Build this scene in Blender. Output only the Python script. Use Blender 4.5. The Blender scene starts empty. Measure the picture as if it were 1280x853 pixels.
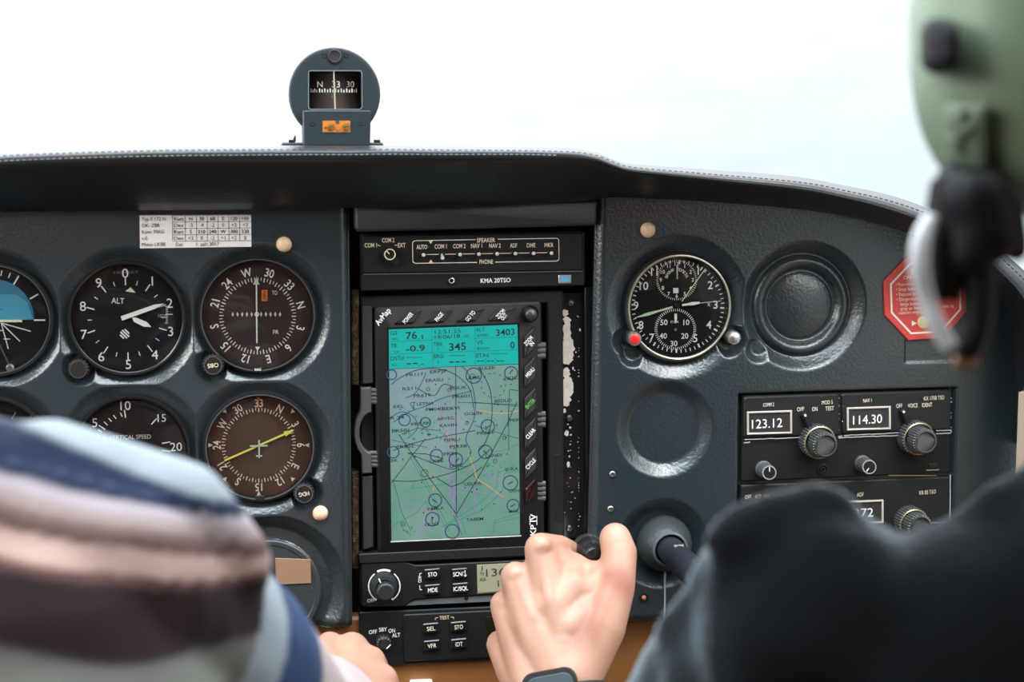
import bpy, bmesh, math, random
from mathutils import Vector, Matrix, noise

random.seed(7)
scene = bpy.context.scene
COL = scene.collection
R = math.radians

# ------------------------------------------------------------------ camera
FPX, CW, CH = 1900.0, 640.0, 426.5
CAM = Vector((0.0, -1.05, 0.0))
yaw, pitch, roll = R(9.16), R(7.16), R(-0.22)
FWD = Vector((math.sin(yaw) * math.cos(pitch), math.cos(yaw) * math.cos(pitch), -math.sin(pitch)))
_r = Vector((math.cos(yaw), -math.sin(yaw), 0))
_u = _r.cross(FWD)
RGT = _r * math.cos(roll) + _u * math.sin(roll)
UPV = -_r * math.sin(roll) + _u * math.cos(roll)
cd = bpy.data.cameras.new('camera')
cam = bpy.data.objects.new('camera', cd)
COL.objects.link(cam)
M = Matrix.Identity(4)
for i in range(3):
    M[i][0], M[i][1], M[i][2], M[i][3] = RGT[i], UPV[i], -FWD[i], CAM[i]
cam.matrix_world = M
cd.sensor_width = 36
cd.lens = 36 * FPX / 1280
cd.clip_start = 0.02
cd.dof.use_dof = True
cd.dof.focus_distance = 1.08
cd.dof.aperture_fstop = 5.6
scene.camera = cam

# ------------------------------------------------------------------ world, lights, exposure
scene.view_settings.view_transform = 'Standard'
scene.view_settings.look = 'None'
scene.view_settings.exposure = 0.0
scene.view_settings.gamma = 1.0
scene.view_settings.use_curve_mapping = False
world = bpy.data.worlds.new('sky')
scene.world = world
world.use_nodes = True
wn, wl = world.node_tree.nodes, world.node_tree.links
wn.clear()
w_out = wn.new('ShaderNodeOutputWorld')
w_bg = wn.new('ShaderNodeBackground')
w_tc = wn.new('ShaderNodeTexCoord')
w_sep = wn.new('ShaderNodeSeparateXYZ')
w_no = wn.new('ShaderNodeTexNoise')
w_no.inputs['Scale'].default_value = 14
w_no.inputs['Detail'].default_value = 4
w_map = wn.new('ShaderNodeMapping')
w_map.inputs['Scale'].default_value = (1, 1, 4)
w_add = wn.new('ShaderNodeMath'); w_add.operation = 'MULTIPLY_ADD'
w_add.inputs[1].default_value = 0.09
w_ramp = wn.new('ShaderNodeValToRGB')
e = w_ramp.color_ramp.elements
e[0].position = 0.0; e[0].color = (0.16, 0.18, 0.18, 1)
e[1].position = 1.0; e[1].color = (0.90, 0.96, 1.0, 1)
e.new(0.47).color = (0.205, 0.237, 0.25, 1)
e.new(0.53).color = (0.252, 0.272, 0.28, 1)
e.new(0.58).color = (0.34, 0.35, 0.355, 1)
e.new(0.68).color = (0.85, 0.90, 0.94, 1)
w_ma2 = wn.new('ShaderNodeMath'); w_ma2.operation = 'MULTIPLY_ADD'
w_ma2.inputs[1].default_value = 0.5; w_ma2.inputs[2].default_value = 0.495
wl.new(w_tc.outputs['Generated'], w_sep.inputs[0])
wl.new(w_tc.outputs['Generated'], w_map.inputs[0])
wl.new(w_map.outputs[0], w_no.inputs['Vector'])
wl.new(w_no.outputs['Fac'], w_add.inputs[0])
wl.new(w_sep.outputs['Z'], w_ma2.inputs[0])
w_mx = wn.new('ShaderNodeMath'); w_mx.operation = 'MULTIPLY_ADD'   # hazier and bluer towards the right-hand horizon
w_mx.inputs[1].default_value = -0.16
wl.new(w_sep.outputs['X'], w_mx.inputs[0]); wl.new(w_ma2.outputs[0], w_mx.inputs[2])
wl.new(w_mx.outputs[0], w_add.inputs[2])
wl.new(w_add.outputs[0], w_ramp.inputs[0])
wl.new(w_ramp.outputs[0], w_bg.inputs['Color'])
w_bg.inputs['Strength'].default_value = 4.2
wl.new(w_bg.outputs[0], w_out.inputs[0])


def area(name, loc, target, sx, sy, power, col=(1, 1, 1)):
    l = bpy.data.lights.new(name, 'AREA')
    l.shape = 'RECTANGLE'; l.size = sx; l.size_y = sy; l.energy = power; l.color = col
    o = bpy.data.objects.new(name, l); COL.objects.link(o)
    o.location = loc
    o.rotation_euler = (Vector(target) - Vector(loc)).to_track_quat('-Z', 'Y').to_euler()
    return o


area('added_overhead_light', (0.10, -0.40, 0.60), (0.12, -0.10, -0.25), 1.10, 0.36, 17.0, (0.80, 0.94, 1.0))  # overhead lamp added to put glints on the recess rims
area('added_fill_left', (-0.86, -0.80, 0.34), (0.10, 0.0, -0.12), 0.5, 0.3, 8.0, (1.0, 0.98, 0.95))  # fill lamp added to brighten the panel from the front
area('added_fill_right', (0.56, -0.50, 0.44), (0.0, 0.0, -0.16), 0.3, 0.3, 4.0, (1.0, 0.98, 0.95))  # second added fill lamp, from the right
area('side_window_daylight_left', (-0.92, -0.35, 0.22), (0.15, -0.10, -0.15), 0.5, 0.3, 4.0, (1.0, 0.96, 0.90))
area('side_window_daylight_right', (0.95, -0.60, 0.25), (0.1, -0.15, -0.15), 0.4, 0.3, 1.5, (1.0, 0.96, 0.92))


# ------------------------------------------------------------------ geometry helpers
def ray(px, py):
    return FWD + RGT * ((px - CW) / FPX) + UPV * ((CH - py) / FPX)


def P(px, py, y=0.0):
    d = ray(px, py)
    return CAM + d * ((y - CAM.y) / d.y)


def U(px, py, y=0.0):
    return ((y - CAM.y) / ray(px, py).y) / FPX


def Q(px, py, depth):
    return CAM + ray(px, py) * depth


_mats = {}


def mat(name, color=(0.5, 0.5, 0.5), rough=0.5, metal=0.0, bump=None, emit=None, spec=0.5, sheen=0.0, sss=0.0, var=None, coat=0.0):
    if name in _mats:
        return _mats[name]
    m = bpy.data.materials.new(name)
    m.use_nodes = True
    nt = m.node_tree
    b = nt.nodes['Principled BSDF']
    b.inputs['Base Color'].default_value = (*color, 1)
    b.inputs['Roughness'].default_value = rough
    b.inputs['Metallic'].default_value = metal
    b.inputs['Specular IOR Level'].default_value = spec
    b.inputs['Coat Weight'].default_value = coat
    if sheen:
        b.inputs['Sheen Weight'].default_value = sheen
        b.inputs['Sheen Roughness'].default_value = 0.4
    if sss:
        b.inputs['Subsurface Weight'].default_value = sss
        b.inputs['Subsurface Radius'].default_value = (0.008, 0.003, 0.0015)
        b.inputs['Subsurface Scale'].default_value = 0.6
    if emit:
        b.inputs['Emission Color'].default_value = (*emit[0], 1)
        b.inputs['Emission Strength'].default_value = emit[1]
    tc = None
    if bump or var:
        tc = nt.nodes.new('ShaderNodeTexCoord')
    if var:  # (scale, second colour, low, high)
        n = nt.nodes.new('ShaderNodeTexNoise'); n.inputs['Scale'].default_value = var[0]; n.inputs['Detail'].default_value = 5
        r = nt.nodes.new('ShaderNodeValToRGB')
        r.color_ramp.elements[0].position = var[2]; r.color_ramp.elements[0].color = (*color, 1)
        r.color_ramp.elements[1].position = var[3]; r.color_ramp.elements[1].color = (*var[1], 1)
        nt.links.new(tc.outputs['Object'], n.inputs['Vector'])
        nt.links.new(n.outputs['Fac'], r.inputs[0]); nt.links.new(r.outputs[0], b.inputs['Base Color'])
    if bump:  # (scale, strength, distance)
        n = nt.nodes.new('ShaderNodeTexNoise'); n.inputs['Scale'].default_value = bump[0]; n.inputs['Detail'].default_value = 3
        bp = nt.nodes.new('ShaderNodeBump'); bp.inputs['Strength'].default_value = bump[1]; bp.inputs['Distance'].default_value = bump[2]
        nt.links.new(tc.outputs['Object'], n.inputs['Vector'])
        nt.links.new(n.outputs['Fac'], bp.inputs['Height']); nt.links.new(bp.outputs[0], b.inputs['Normal'])
    _mats[name] = m
    return m


def glass_mat(name, tint=(1, 1, 1), refl=0.5):
    m = bpy.data.materials.new(name); m.use_nodes = True
    nt = m.node_tree; nt.nodes.clear()
    o = nt.nodes.new('ShaderNodeOutputMaterial'); mx = nt.nodes.new('ShaderNodeMixShader')
    t = nt.nodes.new('ShaderNodeBsdfTransparent'); g = nt.nodes.new('ShaderNodeBsdfGlossy')
    f = nt.nodes.new('ShaderNodeFresnel'); f.inputs['IOR'].default_value = 1.45
    mu = nt.nodes.new('ShaderNodeMath'); mu.operation = 'MULTIPLY'; mu.inputs[1].default_value = refl
    t.inputs['Color'].default_value = (*tint, 1); g.inputs['Roughness'].default_value = 0.03
    nt.links.new(f.outputs[0], mu.inputs[0]); nt.links.new(mu.outputs[0], mx.inputs[0])
    nt.links.new(t.outputs[0], mx.inputs[1]); nt.links.new(g.outputs[0], mx.inputs[2]); nt.links.new(mx.outputs[0], o.inputs[0])
    _mats[name] = m
    return m


PANEL = mat('panel_royalite', (0.015, 0.0235, 0.029), 0.27, spec=0.75, bump=(420, 0.30, 0.0012), var=(9, (0.020, 0.028, 0.032), 0.35, 0.7))
HOOD = mat('hood_vinyl', (0.026, 0.033, 0.038), 0.40, bump=(500, 0.3, 0.001))
LEATHER = mat('glareshield_leather', (0.013, 0.0145, 0.017), 0.34, spec=0.4, bump=(380, 0.25, 0.001))
BLACK = mat('black_plastic', (0.012, 0.012, 0.013), 0.45, spec=0.22)
BLACKG = mat('black_gloss', (0.010, 0.010, 0.011), 0.22)
BLACKM = mat('black_matt', (0.010, 0.009, 0.008), 0.62, spec=0.2)
DARKPL = mat('charcoal_plastic', (0.028, 0.028, 0.029), 0.48, spec=0.25)
GREYPL = mat('grey_plastic', (0.055, 0.055, 0.057), 0.45)
CASE = mat('radio_case', (0.014, 0.014, 0.015), 0.42, spec=0.25, bump=(900, 0.15, 0.0005))
FACE = mat('dial_black', (0.009, 0.009, 0.010), 0.6, spec=0.12)
FACEB = mat('dial_brown_reflection', (0.040, 0.026, 0.022), 0.6, spec=0.12)  # brownish cabin reflection put into the brown dial colours
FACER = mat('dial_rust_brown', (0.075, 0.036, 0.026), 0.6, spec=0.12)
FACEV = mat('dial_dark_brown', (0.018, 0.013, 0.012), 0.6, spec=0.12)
WHITE = mat('white_print', (0.80, 0.80, 0.76), 0.6)
CREAM = mat('cream_print', (0.72, 0.66, 0.50), 0.6)
DIM = mat('grey_print', (0.16, 0.15, 0.14), 0.6)
LUME = mat('pale_green_paint', (0.50, 0.62, 0.42), 0.5)
YELLOW = mat('yellow_paint', (0.72, 0.70, 0.12), 0.5)
ORANGE = mat('orange_paint', (0.75, 0.17, 0.04), 0.5)
REDPR = mat('red_plastic', (0.62, 0.02, 0.02), 0.35)
METAL = mat('worn_metal', (0.42, 0.42, 0.42), 0.33, 1.0)
SILVER = mat('silver_metal', (0.70, 0.68, 0.66), 0.35, 1.0, bump=(700, 0.4, 0.0006))
BRASS = mat('aged_brass_rim', (0.34, 0.33, 0.25), 0.35, 0.7)
RIM = mat('dark_rim_metal', (0.16, 0.165, 0.165), 0.32, 0.8)
IVORY = mat('ivory_button', (0.70, 0.46, 0.28), 0.42, var=(160, (0.78, 0.58, 0.40), 0.4, 0.65))
PAPER = mat('white_card', (0.74, 0.73, 0.74), 0.7)
INK = mat('black_ink', (0.02, 0.02, 0.025), 0.7)
TAN = mat('tan_leather', (0.30, 0.125, 0.035), 0.5, bump=(300, 0.2, 0.001), var=(14, (0.24, 0.095, 0.025), 0.3, 0.7))
FOAM = mat('amber_foam', (0.018, 0.010, 0.003), 0.9, bump=(900, 1.0, 0.002), var=(260, (0.11, 0.052, 0.008), 0.45, 0.65))
WORN = mat('bare_primer', (0.52, 0.44, 0.38), 0.6, var=(220, (0.60, 0.52, 0.46), 0.4, 0.6))
GLASS = glass_mat('instrument_glass', (0.98, 0.98, 0.98), 0.6)
PLACARD = mat('brown_card', (0.25, 0.14, 0.085), 0.6)
RUBBER = mat('rubber', (0.016, 0.017, 0.019), 0.5, bump=(500, 0.3, 0.001))


# glyphs of the built-in font, measured once: cap height = 1
_gl = {}


def _glyph_mesh(body, bold):
    c = bpy.data.curves.new('glyph', 'FONT'); c.body = body; c.resolution_u = 3
    c.offset = 0.012 if bold else 0.0
    o = bpy.data.objects.new('glyph', c); COL.objects.link(o)
    dg = bpy.context.evaluated_depsgraph_get()
    me = o.evaluated_get(dg).to_mesh()
    vs = [(v.co.x, v.co.y) for v in me.vertices]
    fs = [tuple(p.vertices) for p in me.polygons]
    o.evaluated_get(dg).to_mesh_clear()
    bpy.data.objects.remove(o); bpy.data.curves.remove(c)
    return vs, fs


_capv, _ = _glyph_mesh('H', False)
CAP = max(v[1] for v in _capv)
_hh = {b: (lambda v: max(p[0] for p in v) - min(p[0] for p in v))(_glyph_mesh('HH', b)[0]) for b in (False, True)}


def glyph(ch, bold):
    k = (ch, bold)
    if k not in _gl:
        vs, fs = _glyph_mesh(ch, bold)
        w = _glyph_mesh('H' + ch + 'H', bold)[0]
        adv = max(p[0] for p in w) - min(p[0] for p in w) - _hh[bold]
        _gl[k] = ([(x / CAP, y / CAP) for x, y in vs], fs, adv / CAP)
    return _gl[k]


def text_geo(s, bold):
    vs, fs, x = [], [], 0.0
    for ch in s:
        if ch == ' ':
            x += 0.38; continue
        g = glyph(ch, bold)
        o = len(vs)
        vs += [(x + a, b) for a, b in g[0]]
        fs += [tuple(i + o for i in f) for f in g[1]]
        x += g[2]
    if not vs:
        return [], [], 0, 0
    lo = min(v[0] for v in vs); hi = max(v[0] for v in vs)
    return [(a - lo, b) for a, b in vs], fs, hi - lo, 1.0


class MB:
    """Collects shapes in the plane of its thing: positions and sizes are photo pixels measured on that plane, w is height towards the cabin in metres."""
    def __init__(s, t):
        s.t = t; s.v = []; s.f = []; s.m = []; s.sm = []

    def add(s, vs, fs, mi=0, smooth=True):
        o = len(s.v)
        s.v += vs
        for f in fs:
            s.f.append(tuple(i + o for i in f)); s.m.append(mi); s.sm.append(smooth)

    # ---- flat outline to solid
    def prism(s, pts, w0, w1, bev=0.0, mi=0, local=False, smooth=True):
        q = pts if local else [s.t.pt(*p) for p in pts]
        ar = sum(q[i][0] * q[(i + 1) % len(q)][1] - q[(i + 1) % len(q)][0] * q[i][1] for i in range(len(q)))
        if ar < 0:
            q = q[::-1]
        n = len(q)
        rings = [[(x, -w0, z) for x, z in q]]
        if bev > 0:
            rings.append([(x, -(w1 - bev), z) for x, z in q])
            ins = []
            for i in range(n):
                a, b, c = q[i - 1], q[i], q[(i + 1) % n]
                e1 = Vector((b[0] - a[0], b[1] - a[1])); e2 = Vector((c[0] - b[0], c[1] - b[1]))
                if e1.length < 1e-9 or e2.length < 1e-9:
                    ins.append(b); continue
                e1.normalize(); e2.normalize()
                nn = Vector((-e1.y - e2.y, e1.x + e2.x))
                if nn.length < 1e-6:
                    ins.append(b); continue
                nn.normalize()
                k = bev / max(0.35, nn.dot(Vector((-e1.y, e1.x))))
                ins.append((b[0] + nn.x * k, b[1] + nn.y * k))
            rings.append([(x, -w1, z) for x, z in ins])
        else:
            rings.append([(x, -w1, z) for x, z in q])
        vs = [p for r_ in rings for p in r_]
        fs = []
        for k in range(len(rings) - 1):
            for i in range(n):
                j = (i + 1) % n
                fs.append((k * n + i, k * n + j, (k + 1) * n + j, (k + 1) * n + i))
        fs.append(tuple((len(rings) - 1) * n + i for i in range(n)))
        fs.append(tuple(reversed(range(n))))
        s.add(vs, fs, mi, smooth)

    def rrect(s, cx, cy, wd, ht, w0, w1, r=2, bev=0.0, mi=0, rot=0, n=4):
        x, z = s.t.pt(cx, cy); u = s.t.u
        bev = min(bev, 0.7 * r * u)
        s.prism(rr(x, z, wd * u, ht * u, r * u, rot, n), w0, w1, bev, mi, True)

    def quad(s, pts, w0, w1, bev=0.0, mi=0, r=0):
        q = [s.t.pt(*p) for p in pts]
        if r:
            q = round_poly(q, r * s.t.u)
            bev = min(bev, 0.55 * r * s.t.u)
        s.prism(q, w0, w1, bev, mi, True)

    def disc(s, cx, cy, r, w0, w1, bev=0.0, mi=0, n=40):
        x, z = s.t.pt(cx, cy); r *= s.t.u
        s.prism([(x + r * math.cos(2 * math.pi * i / n), z + r * math.sin(2 * math.pi * i / n)) for i in range(n)], w0, w1, bev, mi, True)

    def gear(s, cx, cy, r, teeth, depth, w0, w1, bev=0.0, mi=0):
        x, z = s.t.pt(cx, cy); u = s.t.u; q = []
        for i in range(teeth):
            for k, rad in ((0.05, r - depth), (0.30, r), (0.70, r), (0.95, r - depth)):
                a = 2 * math.pi * (i + k) / teeth
                q.append((x + rad * u * math.cos(a), z + rad * u * math.sin(a)))
        s.prism(q, w0, w1, bev, mi, True)

    def lathe(s, cx, cy, prof, mi=0, n=48, cap=False):
        x, z = s.t.pt(cx, cy); u = s.t.u
        vs = [(x + r * u * math.cos(2 * math.pi * i / n), -w, z + r * u * math.sin(2 * math.pi * i / n)) for r, w in prof for i in range(n)]
        fs = []
        for k in range(len(prof) - 1):
            for i in range(n):
                j = (i + 1) % n
                fs.append((k * n + i, k * n + j, (k + 1) * n + j, (k + 1) * n + i))
        if cap:
            fs.append(tuple((len(prof) - 1) * n + i for i in range(n)))
        s.add(vs, fs, mi)

    # ---- print
    def line(s, pts, width, w=0.0003, mi=0, closed=False):
        q = [Vector(s.t.pt(*p)) for p in pts]
        s.lineL(q, width * s.t.u, w, mi, closed)

    def lineL(s, q, wd, w, mi, closed=False):
        n = len(q); vs = []; fs = []
        for i in range(n):
            a = q[i - 1] if (i > 0 or closed) else None
            b = q[(i + 1) % n] if (i < n - 1 or closed) else None
            d = Vector((0, 0))
            if a is not None: d += (q[i] - a).normalized()
            if b is not None: d += (b - q[i]).normalized()
            if d.length < 1e-9: d = Vector((1, 0))
            d.normalize(); nn = Vector((-d.y, d.x)) * wd * 0.5
            vs += [(q[i].x + nn.x, -w, q[i].y + nn.y), (q[i].x - nn.x, -w, q[i].y - nn.y)]
        for i in range(n if closed else n - 1):
            j = (i + 1) % n
            fs.append((2 * i, 2 * i + 1, 2 * j + 1, 2 * j))
        s.add(vs, fs, mi, False)

    def ring(s, cx, cy, r, width, w=0.0003, mi=0, a0=0, a1=360, n=48):
        full = abs(a1 - a0) >= 360
        k = n if full else n + 1
        pts = [(cx + r * math.sin(R(a0 + (a1 - a0) * i / n)), cy - r * math.cos(R(a0 + (a1 - a0) * i / n))) for i in range(k)]
        s.line(pts, width, w, mi, full)

    def poly(s, pts, w=0.0003, mi=0):
        q = [s.t.pt(*p) for p in pts]
        s.add([(x, -w, z) for x, z in q], [tuple(range(len(q)))], mi, False)

    def tick(s, cx, cy, a, r0, r1, width, w=0.0003, mi=0):
        sa, ca = math.sin(R(a)), math.cos(R(a))
        s.line([(cx + r0 * sa, cy - r0 * ca), (cx + r1 * sa, cy - r1 * ca)], width, w, mi)

    def text(s, body, px, py, h, width=None, rot=0, bold=False, align='C', w=0.0003, mi=0):
        vs, fs, tw, th = text_geo(body, bold)
        if not vs: return
        x, z = s.t.pt(px, py); u = s.t.u
        sy = h * u; sx = sy if width is None else width * u / tw
        ax = {'C': tw / 2, 'L': 0, 'R': tw}[align]
        ca, sa = math.cos(R(-rot)), math.sin(R(-rot))
        out = []
        for a, b in vs:
            a = (a - ax) * sx; b = (b - 0.5) * sy
            out.append((x + a * ca - b * sa, -w, z + a * sa + b * ca))
        s.add(out, fs, mi, False)

    def arc_texts(s, items, cx, cy, r, h, a0=0, step=30, upright=False, bold=False, w=0.0003, mi=0, sx=None):
        for i, b in enumerate(items):
            if b == '': continue
            a = a0 + step * i
            wd = None
            if sx: wd = text_geo(b, bold)[2] * h * sx
            s.text(b, cx + r * math.sin(R(a)), cy - r * math.cos(R(a)), h, wd, 0 if upright else a, bold, 'C', w, mi)

    # ---- free solids, local metres (x, w, z)
    def tube(s, pts, rads, mi=0, n=12, caps=True):
        pts = [Vector((p[0], -p[1], p[2])) for p in pts]
        vs, fs = tube_geo(pts, rads, n, caps)
        s.add(vs, fs, mi)

    def build(s, name, mats, parent=None, sharp=35):
        me = bpy.data.meshes.new(name)
        me.from_pydata(s.v, [], s.f)
        for m in (mats if isinstance(mats, (list, tuple)) else [mats]):
            me.materials.append(m)
        me.polygons.foreach_set('material_index', s.m)
        me.polygons.foreach_set('use_smooth', s.sm)
        me.update()
        me.set_sharp_from_angle(angle=R(sharp))
        o = bpy.data.objects.new(name, me); COL.objects.link(o)
        o.parent = parent if parent is not None else s.t.o
        return o


def tube_geo(pts, rads, n=12, caps=True):
    if not isinstance(rads, (list, tuple)): rads = [rads] * len(pts)
    vs, fs = [], []
    up = None
    for i, p in enumerate(pts):
        d = (pts[min(i + 1, len(pts) - 1)] - pts[max(i - 1, 0)]).normalized()
        if up is None:
            up = d.orthogonal().normalized()
        else:
            up = (up - d * up.dot(d)).normalized()
        sd = d.cross(up)
        for k in range(n):
            a = 2 * math.pi * k / n
            vs.append(tuple(p + (up * math.cos(a) + sd * math.sin(a)) * rads[i]))
    for i in range(len(pts) - 1):
        for k in range(n):
            j = (k + 1) % n
            fs.append((i * n + k, i * n + j, (i + 1) * n + j, (i + 1) * n + k))
    if caps:
        fs.append(tuple(reversed(range(n)))); fs.append(tuple((len(pts) - 1) * n + k for k in range(n)))
    return vs, fs


def rr(x, z, w, h, r, rot=0, n=4):
    pts = []
    for cx, cz, a0 in ((w / 2 - r, h / 2 - r, 0), (-w / 2 + r, h / 2 - r, 90), (-w / 2 + r, -h / 2 + r, 180), (w / 2 - r, -h / 2 + r, 270)):
        for i in range(n + 1):
            a = R(a0 + 90 * i / n)
            pts.append((cx + r * math.cos(a), cz + r * math.sin(a)))
    c, s_ = math.cos(R(-rot)), math.sin(R(-rot))
    return [(x + a * c - b * s_, z + a * s_ + b * c) for a, b in pts]


def round_poly(q, r, n=4):
    out = []
    k = len(q)
    for i in range(k):
        a, b, c = Vector(q[i - 1]), Vector(q[i]), Vector(q[(i + 1) % k])
        p0 = b + (a - b).normalized() * min(r, (a - b).length * 0.45)
        p1 = b + (c - b).normalized() * min(r, (c - b).length * 0.45)
        for j in range(n + 1):
            t = j / n
            p = p0 * (1 - t) ** 2 + b * 2 * t * (1 - t) + p1 * t * t
            out.append((p.x, p.y))
    return out


class Thing:
    """An Empty on the panel (or in front of it) under the given photo pixel; parts are built in its plane."""
    def __init__(s, name, label, cat, px, py, y=0.0, group=None, rot=0):
        s.o = bpy.data.objects.new(name, None); COL.objects.link(s.o)
        s.o.empty_display_size = 0.01
        s.y = y; s.loc = P(px, py, y); s.o.location = s.loc
        s.o['label'] = label; s.o['category'] = cat
        if group: s.o['group'] = group
        s.u = U(px, py, y)

    def pt(s, px, py):
        p = P(px, py, s.y)
        return (p.x - s.loc.x, p.z - s.loc.z)

    def mb(s):
        return MB(s)


def mesh_obj(name, vs, fs, mats, parent=None, smooth=True, sharp=None, mi=None):
    me = bpy.data.meshes.new(name)
    me.from_pydata([tuple(v) for v in vs], [], fs)
    for m in (mats if isinstance(mats, (list, tuple)) else [mats]):
        me.materials.append(m)
    if mi: me.polygons.foreach_set('material_index', mi)
    me.polygons.foreach_set('use_smooth', [smooth] * len(me.polygons))
    me.update()
    if sharp: me.set_sharp_from_angle(angle=R(sharp))
    o = bpy.data.objects.new(name, me); COL.objects.link(o)
    if parent: o.parent = parent
    return o


def tag(o, label, cat, group=None):
    o['label'] = label; o['category'] = cat
    if group: o['group'] = group
    return o


def structure(o):
    o['kind'] = 'structure'
    return o


def catmull(pts, n):
    out = []
    for i in range(len(pts) - 1):
        p0 = pts[max(i - 1, 0)]; p1 = pts[i]; p2 = pts[i + 1]; p3 = pts[min(i + 2, len(pts) - 1)]
        for j in range(n):
            t = j / n
            out.append(tuple(0.5 * ((2 * b) + (-a + c) * t + (2 * a - 5 * b + 4 * c - d) * t * t + (-a + 3 * b - 3 * c + d) * t ** 3)
                             for a, b, c, d in zip(p0, p1, p2, p3)))
    out.append(tuple(pts[-1]))
    return out


def smoothstep(t):
    t = max(0.0, min(1.0, t))
    return t * t * (3 - 2 * t)

# ------------------------------------------------------------------ the cabin shell
def box_obj(name, lo, hi, m, bev=0.004, parent=None):
    bm = bmesh.new()
    bmesh.ops.create_cube(bm, size=1)
    for v in bm.verts:
        v.co = Vector([lo[i] + (v.co[i] + 0.5) * (hi[i] - lo[i]) for i in range(3)])
    if bev:
        bmesh.ops.bevel(bm, geom=bm.edges[:], offset=bev, segments=2, affect='EDGES')
    me = bpy.data.meshes.new(name); bm.to_mesh(me); bm.free()
    me.materials.append(m)
    o = bpy.data.objects.new(name, me); COL.objects.link(o)
    if parent: o.parent = parent
    return o


def to_px(p):
    d = Vector(p) - CAM
    k = d.dot(FWD)
    return CW + FPX * d.dot(RGT) / k, CH - FPX * d.dot(UPV) / k


XR = P(1277, 530, -0.04).x
SHELL = mat('cabin_trim_beige', (0.46, 0.36, 0.27), 0.7)
CARPET = mat('cabin_carpet', (0.06, 0.04, 0.03), 0.95, bump=(300, 0.6, 0.003))
HEADL = mat('headliner', (0.30, 0.27, 0.24), 0.8)
structure(box_obj('floor', (-0.95, -2.35, -0.97), (XR + 0.05, 0.45, -0.93), CARPET))
structure(box_obj('wall_right', (XR, -2.3, -0.93), (XR + 0.03, -0.03, P(1277, 482, -0.03).z), SHELL))
structure(box_obj('wall_left', (-0.95, -2.3, -0.93), (-0.92, -0.03, -0.12), SHELL))
structure(box_obj('wall_back', (-0.95, -2.35, -0.93), (XR + 0.05, -2.3, 0.62), mat('rear_trim_brown', (0.16, 0.10, 0.07), 0.8)))
structure(box_obj('wall_right_rear', (XR, -2.3, -0.3), (XR + 0.03, -0.75, 0.62), SHELL))
structure(box_obj('wall_left_rear', (-0.95, -2.3, -0.12), (-0.92, -0.75, 0.62), SHELL))
# ceiling in four pieces of one mesh around an opening added for the overhead lamp
cv, cf = [], []
X0, X1, Y0, Y1 = -0.95, XR + 0.05, -2.35, -0.22
for x0, x1, y0, y1 in ((X0, X1, Y0, -0.66), (X0, X1, -0.15, -0.12), (X0, -0.5, -0.66, -0.15), (0.70, X1, -0.66, -0.15)):
    o_ = len(cv)
    cv += [(x0, y0, 0.62), (x1, y0, 0.62), (x1, y1, 0.62), (x0, y1, 0.62), (x0, y0, 0.65), (x1, y0, 0.65), (x1, y1, 0.65), (x0, y1, 0.65)]
    cf += [tuple(o_ + i for i in f) for f in ((0, 3, 2, 1), (4, 5, 6, 7), (0, 1, 5, 4), (1, 2, 6, 5), (2, 3, 7, 6), (3, 0, 4, 7))]
structure(mesh_obj('ceiling', cv, cf, HEADL, smooth=False))
structure(box_obj('wall_front', (-0.95, 0.47, -0.93), (XR + 0.05, 0.50, -0.12), CARPET))
# windscreen: curved pane from the back of the glareshield up to the roof
gv, gf = [], []
NW = 14
for th in (0.0, 0.004):
    for k in range(6):
        t = k / 5
        for i in range(NW + 1):
            a = i / NW
            x = -0.95 + a * (XR + 1.0)
            bow = 0.10 * (1 - (2 * a - 1) ** 2)
            gv.append((x, 0.42 + bow - t * 0.62 + th, -0.03 + t * 0.62 + 0.05 * math.sin(math.pi * t) + th))
n1 = NW + 1
for k in range(5):
    for i in range(NW):
        a = k * n1 + i; b = a + 6 * n1
        gf.append((a, a + 1, a + n1 + 1, a + n1)); gf.append((b, b + n1, b + n1 + 1, b + 1))
structure(mesh_obj('window_1', gv, gf, glass_mat('windscreen_glass', (1, 1, 1), 0.25)))

# ------------------------------------------------------------------ moulded instrument panels
LOWC = [(-260, 278), (-60, 268), (0, 265), (100, 264), (200, 263), (300, 262), (380, 261), (440, 260), (480, 260), (560, 258), (640, 256), (690, 254), (720, 252), (745, 249), (765, 247),
        (785, 247), (830, 249), (900, 253), (1000, 262), (1060, 271), (1100, 281), (1140, 293), (1180, 312), (1215, 332), (1250, 362), (1268, 387), (1276, 440), (1279, 560)]


def low_at(px):
    for a, b in zip(LOWC, LOWC[1:]):
        if a[0] <= px <= b[0]:
            return a[1] + (b[1] - a[1]) * (px - a[0]) / max(b[0] - a[0], 1e-6)
    return LOWC[0][1] if px < 0 else 900


class Recess:
    def __init__(s, px, py, Ro, Ri, depth, floor=None):
        p = P(px, py); u = U(px, py)
        s.x, s.z, s.Ro, s.Ri, s.d, s.floor, s.u = p.x, p.z, Ro * u, Ri * u, depth, floor, u

    def h(s, x, z):
        r = math.hypot(x - s.x, z - s.z)
        if r >= s.Ro: return 0.0
        if r >= s.Ri:
            t = (s.Ro - r) / (s.Ro - s.Ri)
            t2 = smoothstep(t) * 0.25 + t * 0.75
            return -s.d * t2
        v = -s.d
        if s.floor: v += s.floor(r / s.u)
        return v


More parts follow.
